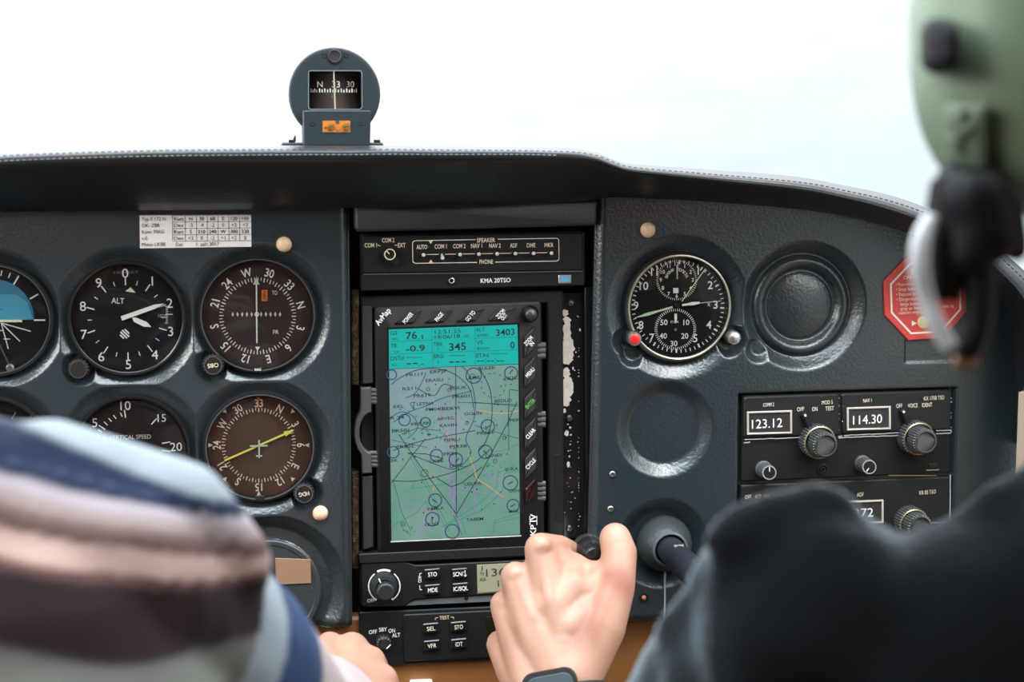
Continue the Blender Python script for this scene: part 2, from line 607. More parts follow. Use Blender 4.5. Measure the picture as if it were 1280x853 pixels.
def panel(name, label, left, right, top_px, bot_px, recesses, rects, step=0.0011, round_l=False, round_r=False):
    """left/right: functions of z giving the edge in x. One heightfield sheet with its edges folded back."""
    zt, zb = P(*top_px).z, P(*bot_px).z
    nz = int((zt - zb) / step)
    wmax = max(right(zt), right(zb)) - min(left(zt), left(zb))
    nx = int(wmax / step)
    boxes = [(P(a[0], a[1]), P(a[2], a[3]), d, soft) for a, d, soft in rects]
    vs, keep = [], []
    for j in range(nz + 1):
        z = zt + (zb - zt) * j / nz
        l, r_ = left(z), right(z)
        for i in range(nx + 1):
            x = l + (r_ - l) * i / nx
            h = 0.0
            near = [rc.h(x, z) for rc in recesses]
            m = min(near)
            h = m
            for a, b, d, soft in boxes:
                dx = min(x - a.x, b.x - x); dz = min(a.z - z, z - b.z)
                k = min(dx, dz)
                if k > 0:
                    h = min(h, -d * min(1, k / soft))
            e_ = 0.007
            if round_l and x - l < e_: h -= 0.006 * (1 - (x - l) / e_) ** 2
            if round_r and r_ - x < e_: h -= 0.006 * (1 - (r_ - x) / e_) ** 2
            if z - zb < e_: h -= 0.005 * (1 - (z - zb) / e_) ** 2
            vs.append((x, -h, z))
    fs = []
    n1 = nx + 1
    cut = []
    for v in vs:
        px, py = to_px(v)
        cut.append(py < low_at(px) - 14 or px > 1300)
    for j in range(nz):
        for i in range(nx):
            a = j * n1 + i
            if cut[a] and cut[a + 1] and cut[a + n1] and cut[a + n1 + 1]: continue
            fs.append((a, a + n1, a + n1 + 1, a + 1))
    # fold the side edges back 20 mm
    def fold(idx):
        base = len(vs)
        for k in idx:
            vs.append((vs[k][0], vs[k][1] + 0.02, vs[k][2]))
        for k in range(len(idx) - 1):
            fs.append((idx[k], idx[k + 1], base + k + 1, base + k))
    fold([j * n1 for j in range(nz + 1)])
    fold([j * n1 + nx for j in range(nz + 1)][::-1])
    fold([nz * n1 + i for i in range(nx + 1)])
    used = sorted({i for f in fs for i in f}); mp = {k: i for i, k in enumerate(used)}
    o = mesh_obj(name, [vs[k] for k in used], [tuple(mp[i] for i in f) for f in fs], PANEL)
    tag(o, label, 'instrument panel')
    return o


def edge(p0, p1):
    a, b = P(*p0), P(*p1)
    return lambda z: a.x + (b.x - a.x) * (z - a.z) / (b.z - a.z)


def dome(r):
    if r < 42: return -0.001 + 0.0045 * (1 - (r / 42) ** 2) ** 0.8
    if r < 46: return -0.001 - 0.0008 * math.sin(math.pi * (r - 42) / 4)
    if r < 64: return 0.0042 * math.sin(math.pi * (r - 46) / 18) ** 0.8 - 0.001 * (1 - (r - 46) / 18)
    return -0.0005


def plate(r):
    return 0.0014 * smoothstep((66 - r) / 3)


LP = panel('flight_panel', 'dark blue-grey moulded panel of flight instruments left of the radio stack', lambda z: P(-240, 500).x, edge((437, 262), (441, 785)), (437, 244), (441, 787),
           [Recess(-8, 400, 88, 71, 0.0066), Recess(158.6, 398.6, 91, 73, 0.0066), Recess(322.5, 394.5, 91, 73, 0.0066), Recess(-8, 567, 88, 71, 0.0066),
            Recess(165, 566, 91, 72, 0.0066), Recess(325, 560, 90, 70, 0.0066), Recess(335, 740, 98, 80, 0.008, plate), Recess(101, 459, 24, 15, 0.0066),
            Recess(267, 455, 24, 15, 0.0066), Recess(380, 615, 24, 14, 0.0066)], [], round_r=True)
RP = panel('right_hand_panel', 'dark blue-grey moulded panel holding the round clock and two stacked radios', edge((745.5, 255), (734, 787)), lambda z: P(1300, 500).x, (745, 228), (735, 784),
           [Recess(848, 385, 91, 69, 0.0066), Recess(789, 424, 25, 14, 0.0066), Recess(793, 441, 20, 11, 0.007), Recess(912, 424, 25, 14, 0.0066),
            Recess(1005, 383, 82, 66, 0.0075, dome), Recess(950, 436, 20, 9, 0.0062), Recess(832, 537, 62, 45, 0.0062), Recess(828, 680, 58, 38, 0.010)],
           [((923, 492, 1190, 690), 0.006, 0.0012), ((1131, 424, 1195, 453), 0.0012, 0.0012)], round_l=True)
for o_ in (LP, RP):
    pass

# ------------------------------------------------------------------ glareshield
SILC = [(-260, 214), (-60, 198), (0, 191), (100, 187), (200, 184), (300, 183), (380, 183), (440, 183), (480, 183), (560, 184), (640, 185), (690, 186), (720, 187), (745, 191), (765, 199),
        (785, 205), (830, 209), (900, 214), (1000, 222), (1060, 233), (1100, 241), (1140, 253), (1180, 270), (1220, 290), (1262, 322), (1300, 362), (1334, 430), (1345, 560)]
SEAMC = [(-260, 222), (-60, 206), (0, 200), (100, 196), (200, 193.5), (300, 192.5), (380, 192), (440, 192), (480, 191.5), (560, 192), (640, 192), (690, 193), (720, 194.5), (745, 199), (765, 206.5),
         (785, 212.5), (830, 217.5), (900, 224.5), (1000, 235), (1060, 247), (1100, 257), (1140, 270), (1180, 288), (1215, 307), (1250, 338), (1282, 375), (1304, 435), (1310, 560)]
YS, YA, YL = -0.060, -0.034, -0.010
cols = [a + b + c for a, b, c in zip(SILC, SEAMC, LOWC)]
cols = catmull(cols, 6)
gvs = []; ringn = None
gl_strip = []
for c in cols:
    A = P(c[0], c[1], YA); S = P(c[2], c[3], YS); L = P(c[4], c[5], YL)
    up = (A - S).normalized()
    out = Vector((0, -1, 0))
    mid = S.lerp(L, 0.5) + Vector((0, -0.006, 0))
    low2 = S.lerp(L, 0.85) + Vector((0, -0.003, 0))
    s_lo = S - up * 0.0022 + out * 0.0006
    s_in = S - out * 0.0024
    s_hi = S + up * 0.0018 + out * 0.0002
    m1 = S.lerp(A, 0.45) + out * 0.0038
    m2 = S.lerp(A, 0.8) + out * 0.0022
    ring_ = [Vector((L.x, 0.004, L.z + 0.001)), L, low2, mid, S.lerp(mid, 0.35) + Vector((0, -0.002, 0)), s_lo, s_in, s_hi, m1, m2, A,
             A + Vector((0, 0.012, 0.0006)), A + Vector((0, 0.06, -0.001)), A + Vector((0, 0.46, -0.022))]
    ringn = len(ring_)
    gvs += ring_
    gl_strip.append((S, A, m1, s_lo, s_hi))
gfs = []
for k in range(len(cols) - 1):
    for i in range(ringn - 1):
        a = k * ringn + i
        gfs.append((a, a + 1, a + ringn + 1, a + ringn))
GS = bpy.data.objects.new('glareshield', None); COL.objects.link(GS)
tag(GS, 'black stitched leather glareshield running along the top of the instrument panels', 'glareshield')
GS.location = P(600, 195, -0.05)


def rel(root, vs):
    return [tuple(Vector(v) - root.location) for v in vs]


mesh_obj('padded_cover', rel(GS, gvs), gfs, LEATHER, GS)
# stitches: short thread segments on the roll above and just under the seam
tv, tf = [], []


def along(path, gap, ln, rad, maxn=9999):
    acc = 0.0; nxt = gap; n = 0
    for a, b in zip(path, path[1:]):
        d = (b - a).length
        while acc + d > nxt and n < maxn:
            t = (nxt - acc) / d
            p = a.lerp(b, t); dr = (b - a).normalized()
            v_, f_ = tube_geo([p - dr * ln / 2, p, p + dr * ln / 2], [rad * 0.6, rad, rad * 0.6], 6)
            o_ = len(tv); tv.extend(v_); tf.extend(tuple(i + o_ for i in f) for f in f_)
            nxt += gap; n += 1
        acc += d


along([m1 + (A - S) * 0.08 + Vector((0, -0.0002, 0)) for S, A, m1, lo, hi in gl_strip], 0.0040, 0.0026, 0.00042)
split_at = len(tf)
along([S - (A - S).normalized() * 0.0042 + Vector((0, -0.0012, 0)) for S, A, m1, lo, hi in gl_strip[:68]], 0.0036, 0.0024, 0.00030)
mesh_obj('stitching', rel(GS, tv), tf, [mat('dark_thread', (0.02, 0.022, 0.025), 0.7), mat('grey_thread', (0.16, 0.18, 0.20), 0.6)], GS, mi=[0 if i < split_at else 1 for i in range(len(tf))])

# ------------------------------------------------------------------ structure behind the stack and below
T = Thing('radio_stack_frame', 'dark recessed rack frame between the two moulded panels', 'rack', 592, 560, 0.030)
m = T.mb(); m.quad([(420, 235), (765, 235), (752, 875), (425, 875)], -0.01, 0.0); m.build('back_plate', BLACKM)
for a in ((441, 443, 360, 478), (441, 443, 585, 705)):
    m = T.mb(); m.quad([(a[0] - 3, a[2]), (a[1] + 4, a[2]), (a[1] + 4, a[3]), (a[0] - 3, a[3])], 0.0, 0.016, 0.001); m.build('foam_strip', FOAM)
T = Thing('lower_panel', 'tan leather-covered lower panel under the transponder', 'panel', 640, 900, 0.016)
m = T.mb(); m.quad([(-60, 790), (1340, 740), (1340, 990), (-60, 1010)], -0.012, 0.0, 0.002); m.build('tan_cover', TAN)
m = T.mb(); m.quad([(512, 850), (540, 849), (541, 872), (513, 873)], 0.0, 0.006, 0.0012, r=2); m.build('white_placard', PAPER)
tag(T.o, 'tan leather-covered lower panel under the transponder', 'panel')

# ------------------------------------------------------------------ round instruments
YD = 0.0060   # floor of the moulded recesses


def dial(name, label, cx, cy, Ro, Rf, face, rim=None, bez=BLACK, cat='gauge', wb=0.0055, group=None):
    T = Thing(name, label, cat, cx, cy, YD, group)
    m = T.mb()
    bx_, by_ = cx - (cx - 334) * wb * 0.95, cy - (cy - 188) * wb * 0.95
    m.lathe(bx_, by_, [(Ro, -0.004), (Ro, wb * 0.7), (Ro - 1.2, wb), (Rf + 2.2, wb), (Rf + 0.5, wb - 0.0006), (Rf, 0.001), (Rf - 0.5, 0.0004)], n=72)
    m.build('bezel', bez)
    if rim:
        m = T.mb(); m.lathe(bx_, by_, [(Rf + 2.4, wb - 0.0003), (Rf + 2.1, wb + 0.0006), (Rf + 1.0, wb + 0.0006), (Rf + 0.5, wb - 0.0004)], n=72)
        m.build('retaining_ring', rim)
    m = T.mb(); m.disc(cx, cy, Rf + 0.3, -0.003, 0.0006, n=64); m.build('dial_face', face)
    return T


def cover(T, cx, cy, Rf, w=0.0046):
    m = T.mb()
    m.lathe(cx, cy, [(Rf, w - 0.0006), (Rf * 0.9, w), (Rf * 0.45, w + 0.0005), (1e-4, w + 0.0007)], n=48)
    m.build('cover_glass', GLASS)


W1, W2 = 0.0009, 0.0019


def knob(T, cx, cy, r, w0, w1, m_body, cap=None, name='knob', teeth=18):
    m = T.mb()
    m.lathe(cx, cy, [(r * 0.85, w0), (r * 0.85, w0 + 0.001)], n=24)
    m.gear(cx, cy, r, teeth, r * 0.10, w0, w1, 0.0007)
    k = m.build(name, m_body)
    if cap:
        m = T.mb(); m.disc(cx, cy, r * 0.78, w1 - 0.0005, w1 + 0.0004, 0.0002, n=28); m.ring(cx, cy, r * 0.80, 1.0, w1 + 0.0004, 1)
        m.build('knob_cap', [cap, RIM], k)
    return k


# --- attitude indicator, cut by the left edge of the picture
ax, ay = -8, 400
T = dial('attitude_indicator', 'attitude indicator with blue sky half at the left picture edge', ax, ay, 72, 66, FACE, RIM)
m = T.mb()
def arc_pts(cx, cy, r, a0, a1, n=24):
    return [(cx + r * math.sin(R(a0 + (a1 - a0) * i / n)), cy - r * math.cos(R(a0 + (a1 - a0) * i / n))) for i in range(n + 1)]
m.poly(arc_pts(ax, ay, 51, -90, 90), W1)
m.build('sky_disc', mat('attitude_blue', (0.02, 0.16, 0.27), 0.5))
m = T.mb()
m.prism([(ax - 50, 400), (ax - 43, 378), (ax - 28, 368), (ax + 28, 368), (ax + 43, 378), (ax + 50, 399), (ax, 402)], W1, W1 + 0.0008)
m.build('horizon_card', mat('attitude_light_blue', (0.045, 0.27, 0.40), 0.5))
m = T.mb()
for a, r0, r1, wd in ((30, 51, 64, 1.6), (20, 56, 63, 1.1), (10, 56, 63, 1.1), (60, 53, 65, 1.6), (90, 51, 65, 1.6), (-30, 51, 64, 1.6), (-60, 53, 65, 1.6)):
    m.tick(ax, ay, a, r0, r1, wd, W1 + 0.001)
for px, py in ((39, 414), (25.5, 426.5), (11, 436)):
    m.line([(ax + 10, 403.5), (px, py)], 1.0, W1 + 0.001)
m.line([(-2, 413), (5, 413)], 0.9, W1 + 0.001); m.line([(5, 423.5), (13, 423.5)], 0.9, W1 + 0.001); m.line([(-2, 386.5), (3, 386.5)], 0.8, W1 + 0.0012, 1)
m.build('dial_markings', [WHITE, INK])
m = T.mb(); m.quad([(-20, 399.6), (28, 399.6), (28.5, 402.4), (-20, 402.4)], W2, W2 + 0.0006); m.build('aircraft_bar', CREAM)
m = T.mb(); m.tube([(T.pt(0, 430)[0], 0.003, T.pt(0, 430)[1]), (T.pt(12, 455)[0], 0.003, T.pt(12, 455)[1])], 0.0005); m.disc(14, 459, 5, 0.0, 0.006, 0.001)
m.build('caging_lever', RIM)
cover(T, ax, ay, 66)

# --- altimeter
ax, ay = 158.6, 398.6
T = dial('altimeter', 'black altimeter gauge with white hands below the white deviation card', ax, ay, 72.5, 67, FACE, None, BLACKG)
m = T.mb()
for i, s_ in enumerate('0123456789'):
    a = 36 * i - 2
    m.text(s_, ax + 57 * math.sin(R(a)), ay - 57 * math.cos(R(a)), 11.5, None, 0, False, w=W1)
for i in range(10):
    m.tick(ax, ay, 36 * i - 2, 42, 52, 1.3, W1)
    if i < 9 or True:
        m.tick(ax, ay, 36 * i + 16, 43.5, 49, 0.9, W1)
m.text('ALT', 147.5, 376, 7, 15.5, 4, w=W1)
m.text('100 FEET', 158, 340.5, 3, 30, 0, w=W1 - 0.0001, mi=1)
m.text('1020', 203, 395, 4, 10, 4, w=W1, mi=2)
for k in range(11):
    m.line([(209 - (3 if k % 5 == 0 else 1.5), 383 + k * 2.1), (210, 383 + k * 2.1)], 0.6, W1, 0)
m.line([(207, 393), (216, 393)], 0.9, W1, 0)
m.build('dial_markings', [WHITE, DIM, mat('mid_print', (0.35, 0.34, 0.32), 0.6)])
m = T.mb()
for o_, l0, l1 in ((-4.4, -4, 3), (-1.4, -6, 5.5), (1.7, -6, 6), (4.6, -4.5, 3.5)):
    m.line([(156 + 0.69 * o_ + 0.72 * l0, 418 - 0.72 * o_ + 0.69 * l0), (156 + 0.69 * o_ + 0.72 * l1, 418 - 0.72 * o_ + 0.69 * l1)], 1.7, W1)
m.build('striped_flag', WHITE)
m = T.mb()
m.prism([(151.3, 395.2), (153, 400.6), (196, 385.0), (205.5, 379.3), (194, 380.4)], W2, W2 + 0.0006)
m.build('long_hand', WHITE)
m = T.mb()
m.prism([(165.5, 397), (169.5, 396.6), (184, 402.5), (189.3, 408.6), (180, 408.2), (167.5, 402)], W2 - 0.0006, W2)
m.build('short_hand', WHITE)
m = T.mb(); m.prism([(163.5, 359), (157, 364), (169.5, 365.8)], W2 - 0.0006, W2); m.build('pointer_triangle', CREAM)
cover(T, ax, ay, 67)
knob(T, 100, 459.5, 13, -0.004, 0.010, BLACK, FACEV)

# --- course indicator
ax, ay = 322.5, 394.5
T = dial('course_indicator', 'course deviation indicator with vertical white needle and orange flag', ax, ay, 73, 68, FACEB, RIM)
m = T.mb()
m.arc_texts(['W', '30', '33', 'N', '3', '6', 'E', '12', '15', 'S', '21', '24'], 322, 395, 55.5, 10, -14.5, 30.1, sx=0.82, w=W1, bold=True)
for i in range(72):
    m.tick(322, 395, i * 5 + 0.5, 44 if i % 2 else 42.5, 48, 0.8 if i % 2 else 1.1, W1)
for i in range(-5, 6):
    if i == 0: continue
    m.line([(320.5 + i * 5.9, 390.3), (320.5 + i * 5.9, 395.7)], 1.0, W1)
    m.line([(319.2 + i * 5.9, 393), (321.8 + i * 5.9, 393)], 1.7, W1)
m.ring(321, 393, 2.2, 1.2, W1, n=16)
m.text('TO', 343.3, 366, 5, 6.5, w=W1); m.text('FR', 344.8, 415, 5, 7, w=W1)
m.poly([(319, 433.5), (325, 433.5), (322, 438.5)], W1)
m.poly([(319.6, 352), (321.4, 352), (320.5, 344)], W1)
m.build('dial_markings', WHITE)
m = T.mb(); m.quad([(327, 362.5), (334.3, 362.5), (334.3, 376.3), (327, 376.3)], W1, W1 + 0.0005); m.text('NAV', 330.6, 369.4, 4.6, 11, 90, True, w=W1 + 0.0008, mi=1)
m.build('warning_flag', [ORANGE, INK])
m = T.mb(); m.quad([(319.7, 352), (321.3, 352), (321.9, 428.5), (320.3, 428.5)], W2, W2 + 0.0005); m.build('course_needle', WHITE)
m = T.mb(); m.prism([(320.3, 347), (316.2, 355.5), (324.4, 355.5)], W2, W2 + 0.0006); m.build('needle_arrow', LUME)
cover(T, ax, ay, 68)
m = T.mb(); m.rrect(322.5, 460.5, 12, 5.5, 0.004, 0.0064, 1.5, 0.0004); m.text('KING', 322.5, 460.6, 3, 8, 0, True, w=0.0067, mi=1); m.build('maker_tab', [BLACK, WHITE])
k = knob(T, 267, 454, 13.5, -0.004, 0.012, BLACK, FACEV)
m = T.mb(); m.text('OBS', 267, 454, 5, 13, 175, False, w=0.0127); m.build('lettering', CREAM, k)

# --- turn coordinator behind the shoulder
ax, ay = -10, 567
T = dial('turn_coordinator', 'turn indicator mostly hidden behind the striped shoulder', ax, ay, 71, 66, FACE)
m = T.mb()
for a in (-60, -30, 0, 30, 60, 90): m.tick(ax, ay, a, 50, 60, 1.5, W1)
m.build('dial_markings', DIM)
cover(T, ax, ay, 66)

# --- vertical speed
ax, ay = 165, 566
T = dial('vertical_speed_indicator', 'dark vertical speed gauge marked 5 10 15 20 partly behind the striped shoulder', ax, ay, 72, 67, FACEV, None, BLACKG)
m = T.mb()
for s_, px, py, h in (('5', 118.6, 528.5, 11), ('10', 157, 507, 11), ('15', 202.3, 522.5, 9.5), ('20', 220.2, 558.6, 10.5)):
    m.text(s_, px, py, h, None, 0, False, w=W1)
m.line([(155.6, 512.5), (157.2, 522)], 1.4, W1)
for p, q in (((153, 521), (150.6, 516)), ((145.3, 523.5), (142, 519)), ((139.6, 527), (136, 523)), ((134.6, 531.5), (130.3, 527.3)), ((131.6, 537), (123.6, 531.5)), ((127.6, 540.3), (123, 537.4)), ((125, 544), (121, 542)),
             ((189.3, 530.5), (196, 523)), ((202.5, 554.3), (213, 552.4)), ((202.5, 562.8), (213, 564.3)), ((123, 549), (118, 548)), ((118, 600), (126, 595)), ((157, 620), (158, 610))):
    m.line([p, q], 1.2, W1)
m.text('VERTICAL SPEED', 163, 546.3, 5.2, 50, 0.5, False, w=W1, mi=1)
m.text('UP', 112.5, 538, 4, 7, -62, w=W1, mi=2)
m.build('dial_markings', [WHITE, mat('soft_print', (0.50, 0.49, 0.46), 0.6), DIM])
m = T.mb(); m.quad([(118, 558), (170.6, 557.5), (170.6, 561.8), (118, 562.5)], W2, W2 + 0.0006); m.build('pointer', WHITE)
cover(T, ax, ay, 67)

# --- direction finder card
ax, ay = 325, 559.5
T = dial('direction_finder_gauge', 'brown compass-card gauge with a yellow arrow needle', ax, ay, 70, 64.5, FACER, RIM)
fx, fy = 323.5, 556.5
m = T.mb()
m.arc_texts(['33', 'N', '3', '6', 'E', '12', '15', 'S', '21', '24', 'W', '30'], fx, fy, 52.5, 9.5, 0, 30, sx=0.82, w=W1, bold=True)
for i in range(72):
    m.tick(fx, fy, i * 5, 43 if i % 2 else 41.5, 46.5, 0.8 if i % 2 else 1.1, W1)
for a in (45, 90, 135, 180, 225, 270, 315):
    r0, r1 = 61.5, 56.5
    if a in (90, 270, 180): r0, r1 = 63, 57
    c_, s_ = math.cos(R(a)), math.sin(R(a))
    m.poly([(fx + s_ * r1, fy - c_ * r1), (fx + s_ * r0 + c_ * 2.8, fy - c_ * r0 + s_ * 2.8), (fx + s_ * r0 - c_ * 2.8, fy - c_ * r0 - s_ * 2.8)], W1)
m.build('dial_markings', CREAM)
m = T.mb(); m.poly([(320.6, 496.5), (325.4, 496.5), (323, 502)], W1 + 0.0002); m.line([(323, 499), (323, 509)], 1.2, W1 + 0.0002); m.build('index_mark', ORANGE)
m = T.mb()
d_ = Vector((368 - 280.7, 536.8 - 575.3)).normalized(); n_ = Vector((-d_.y, d_.x))
def along_n(t, o): return (280.7 + d_.x * t + n_.x * o, 575.3 + d_.y * t + n_.y * o)
m.prism([along_n(0, -1.1), along_n(82, -1.1), along_n(82, -3.4), along_n(95.5, 0), along_n(82, 3.4), along_n(82, 1.1), along_n(0, 1.1)], W2, W2 + 0.0005)
m.build('needle', YELLOW)
m = T.mb(); m.quad([(312.5, 556), (334.5, 555.6), (334.5, 557.4), (312.5, 557.8)], W2 + 0.0006, W2 + 0.001); m.quad([(322.8, 549.5), (325, 549.5), (324.6, 572), (323.2, 572)], W2 + 0.0006, W2 + 0.001)
m.quad([(320, 568.6), (328, 568.4), (328, 570), (320, 570.2)], W2 + 0.0006, W2 + 0.001); m.build('aircraft_symbol', LUME)
cover(T, ax, ay, 64.5)
m = T.mb(); m.rrect(325, 620.5, 12, 5.5, 0.004, 0.0062, 1.5, 0.0004); m.build('maker_tab', BLACK)
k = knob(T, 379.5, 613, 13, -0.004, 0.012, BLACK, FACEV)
m = T.mb(); m.text('HDG', 379.5, 613, 5, 12.5, 172, False, w=0.0127); m.build('lettering', CREAM, k)

# --- blank cover low on the flight panel
T = Thing('blank_cover_plate', 'round blank cover plate with a brown card, low on the flight panel', 'cover plate', 335, 740, 0.0066)
m = T.mb()
m.lathe(335, 740, [(66, -0.002), (66, 0.0004), (64.5, 0.0010), (60, 0.0010), (59, 0.0004), (57, 0.0004), (1e-4, 0.0006)], n=64); m.build('plate', HOOD)
m = T.mb(); m.quad([(344, 697.5), (388, 699), (389, 729), (345, 731)], 0.0006, 0.0013, 0.0003); m.build('brown_card', PLACARD)
m = T.mb(); m.disc(330, 790, 4, 0.0, 0.002, 0.0005); m.build('screw', METAL)

# --- clock
ax, ay = 848, 384.5
T = dial('cockpit_clock', 'round black cockpit clock with red and silver push knobs', ax, ay, 69.5, 63, FACE, None, BLACKG, 'clock', 0.0050)
m = T.mb(); m.lathe(ax - 0.8, ay - 0.6, [(66.4, 0.0046), (66, 0.0055), (64.6, 0.0058), (63.4, 0.0054), (63.2, 0.003), (63.0, 0.0008)], n=72); m.build('brass_rim', BRASS)
m = T.mb()
for s_, px, py in (('1', 872.4, 338.5), ('2', 887.4, 356.5), ('3', 894, 381), ('4', 885.6, 406), ('5', 868.6, 422.8), ('7', 814.4, 422), ('8', 800.8, 406.5), ('9', 794.5, 382), ('10', 804.5, 357.5), ('11', 817.5, 339.5)):
    m.text(s_, px, py, 9.6, None, 0, True, w=W1)
for i in range(60):
    a = i * 6 + 2
    m.tick(847, 383, a, 54 if i % 5 else 53, 58, 1.2 if i % 5 else 2.1, W1)
tx, ty = 845.5, 350
bx, by = 843.8, 411.5
for i in range(60):
    m.tick(tx, ty, i * 6, 23, 25.5, 0.7, W1); m.tick(bx, by, i * 6, 22.5, 26, 0.8, W1)
for i, s_ in enumerate(['12', '1', '2', '3', '4', '5', '6', '7', '8', '9', '10', '11']):
    m.text(s_, tx + 20 * math.sin(R(30 * i)), ty - 20 * math.cos(R(30 * i)), 4.6, None, 0, True, w=W1)
for s_, px, py in (('50', 829.5, 403), ('10', 857.5, 403), ('20', 855.5, 420), ('30', 842, 429.5), ('40', 828.6, 420)):
    m.text(s_, px, py, 6.6, None, 0, True, w=W1)
m.text('\u0441\u0435\u043a', 843, 402, 3.6, 10.5, w=W1)
for i, ch in enumerate('\u0412\u0420\u0415\u041c\u042f'):
    a = -74 + i * 13; m.text(ch, tx + 13.2 * math.sin(R(a)), ty - 13.2 * math.cos(R(a)), 3.4, None, a, True, w=W1)
for i, ch in enumerate('\u041f\u041e\u041b\u0415\u0422\u0410'):
    a = 8 + i * 12.5; m.text(ch, tx + 13.2 * math.sin(R(a)), ty - 13.2 * math.cos(R(a)), 3.4, None, a, True, w=W1)
m.text('\u041a', 886, 381, 4, None, w=W1)
m.build('dial_markings', WHITE)
m = T.mb(); m.quad([(841, 360), (847.5, 360), (847.5, 366.5), (841, 366.5)], W1, W1 + 0.0003); m.build('state_window', PAPER)
hx, hy = 845.5, 382
def hand(name, a, length, wd, tail, w, mt, tipw=0.4):
    s_, c_ = math.sin(R(a)), math.cos(R(a))
    def q(t, o): return (hx + s_ * t + c_ * o, hy - c_ * t + s_ * o)
    m = T.mb(); m.prism([q(-tail, -wd / 2), q(length * 0.45, -wd / 2), q(length * 0.7, -wd * 0.8), q(length, -tipw), q(length, tipw), q(length * 0.7, wd * 0.8), q(length * 0.45, wd / 2), q(-tail, wd / 2)], w, w + 0.0004)
    m.build(name, mt)
hand('minute_hand', 254, 55, 2.4, -6, W2, LUME, 0.3)
hand('hour_hand', 82, 28, 2.6, -6, W2 + 0.0006, WHITE, 1.2)
m = T.mb(); m.line([(hx + 6, hy - 1), (900, 376)], 0.8, W2 + 0.0003); m.line([(851, 376.5), (880.5, 335.5)], 1.1, W2 + 0.001)
m.build('sweep_hand', CREAM)
m = T.mb(); m.prism([(842.4, 392), (845.4, 392), (845.6, 398), (844.2, 404), (843.4, 404), (842.2, 398)], W1 + 0.0004, W1 + 0.0008); m.disc(843.8, 412, 1.6, W1, W1 + 0.0008, n=16, mi=1); m.build('seconds_hand', [WHITE, BRASS])
m = T.mb(); m.quad([(845, 333), (846.6, 333), (846.4, 349), (845.2, 349)], W1 + 0.0004, W1 + 0.0008); m.build('elapsed_hand', LUME)
m = T.mb(); m.disc(hx, hy, 3.2, W2, W2 + 0.0014, 0.0003, n=20); m.build('hub', BLACK)
cover(T, ax - 0.8, ay - 0.6, 63, 0.0042)
for px, py, mt, lab in ((788.5, 421.5, REDPR, 'red push knob'), (911.5, 420, SILVER, 'silver push knob')):
    m = T.mb()
    m.lathe(px, py, [(11, -0.003), (11, 0.004), (9, 0.006)], n=28, cap=True)
    m.build('knob_mount', BLACKG)
    m = T.mb(); m.lathe(px, py, [(8.4, 0.004), (8.6, 0.0115), (8.0, 0.0125), (6.6, 0.0125)], n=32, cap=True); k = m.build('knob', SILVER)
    k['label'] = lab
    m = T.mb(); m.lathe(px, py, [(6.5, 0.0122), (6.3, 0.0134), (4.5, 0.0140), (1e-4, 0.0141)], n=28); m.build('knob_cap', mt, k)

# ------------------------------------------------------------------ small panel fittings
for px, py, r, lab in ((355, 305.5, 9.6, 'round ivory button above the course indicator'), (400.3, 641.5, 9.6, 'round ivory button below the brown compass-card gauge'),
                       (809.5, 287.5, 9.6, 'round ivory button above the cockpit clock')):
    T = Thing('ivory_button', lab, 'button', px, py, 0.0, 'ivory plug buttons on the panels')
    m = T.mb(); m.lathe(px, py, [(r, -0.001), (r, 0.0008), (r * 0.93, 0.0022), (r * 0.7, 0.0034), (r * 0.35, 0.0041), (1e-4, 0.0043)], n=32); m.build('cap', IVORY)
    m = T.mb(); m.lathe(px, py, [(r + 1.6, -0.001), (r + 1.4, 0.0005), (r - 0.4, 0.0006)], n=32); m.build('collar', HOOD)
for px, py, lab in ((765.3, 593, 'small panel screw below the empty round recess, upper of two'), (763, 636.5, 'small panel screw beside the dark yoke boot, lower of two')):
    T = Thing('panel_screw', lab, 'screw', px, py, 0.0, 'panel screws left of the yoke')
    m = T.mb(); m.lathe(px, py, [(4.0, -0.0005), (3.9, 0.0008), (3.0, 0.0012), (2.0, 0.0011), (1.8, 0.0002), (1e-4, 0.0002)], n=20); m.build('screw_head', METAL)
T = Thing('panel_light', 'tiny orange indicator light in black socket under yoke boot', 'light', 804.5, 747, 0.0)
m = T.mb(); m.lathe(804.5, 747, [(6, -0.0005), (5.6, 0.0012), (4, 0.0012), (3.4, 0.0004)], n=24, cap=True); m.build('socket', BLACK)
m = T.mb(); m.lathe(804.5, 747, [(3.0, 0.0003), (2.6, 0.0014), (1e-4, 0.0019)], n=20); m.build('lens', mat('amber_lens', (0.55, 0.20, 0.07), 0.3))
T = Thing('panel_trim_strip', 'thin pale vertical edge strip below the yoke boot', 'trim', 831, 742, 0.0)
m = T.mb(); m.quad([(830.2, 712), (832, 712), (831.4, 776), (829.6, 776)], -0.0005, 0.0008); m.build('strip', mat('pale_edge', (0.30, 0.31, 0.30), 0.5))

# --- compass deviation card
T = Thing('deviation_card', 'white compass deviation card printed with a small table', 'card', 244.5, 289.5, 0.0)
m = T.mb(); m.quad([(174.5, 269.3), (313.8, 268.3), (314.3, 308.5), (175, 310.5)], -0.0002, 0.0005); m.build('card', PAPER)
m = T.mb()
xs = [215.5, 231.5, 245.5, 259, 272.5, 286, 299.5]
rows = [273.6, 281.6, 289.8, 297.8]
for r_, y in enumerate((269.6, 277.6, 285.8, 293.8, 301.6)):
    m.line([(215.5, y), (313.6, y - 0.8)], 0.55, 0.0008)
for x in xs: m.line([(x, 269.8), (x + 0.2, 301.5)], 0.55, 0.0008)
tab = [['Kurs', 'N', '30', '60', 'E', '120', '150'], ['Dev', '-3', '-4', '-2', '0', '+2', '+3'], ['Kurs', 'S', '210', '240', 'W', '300', '330'], ['Dev', '+2', '0', '-2', '+1', '+2', '0']]
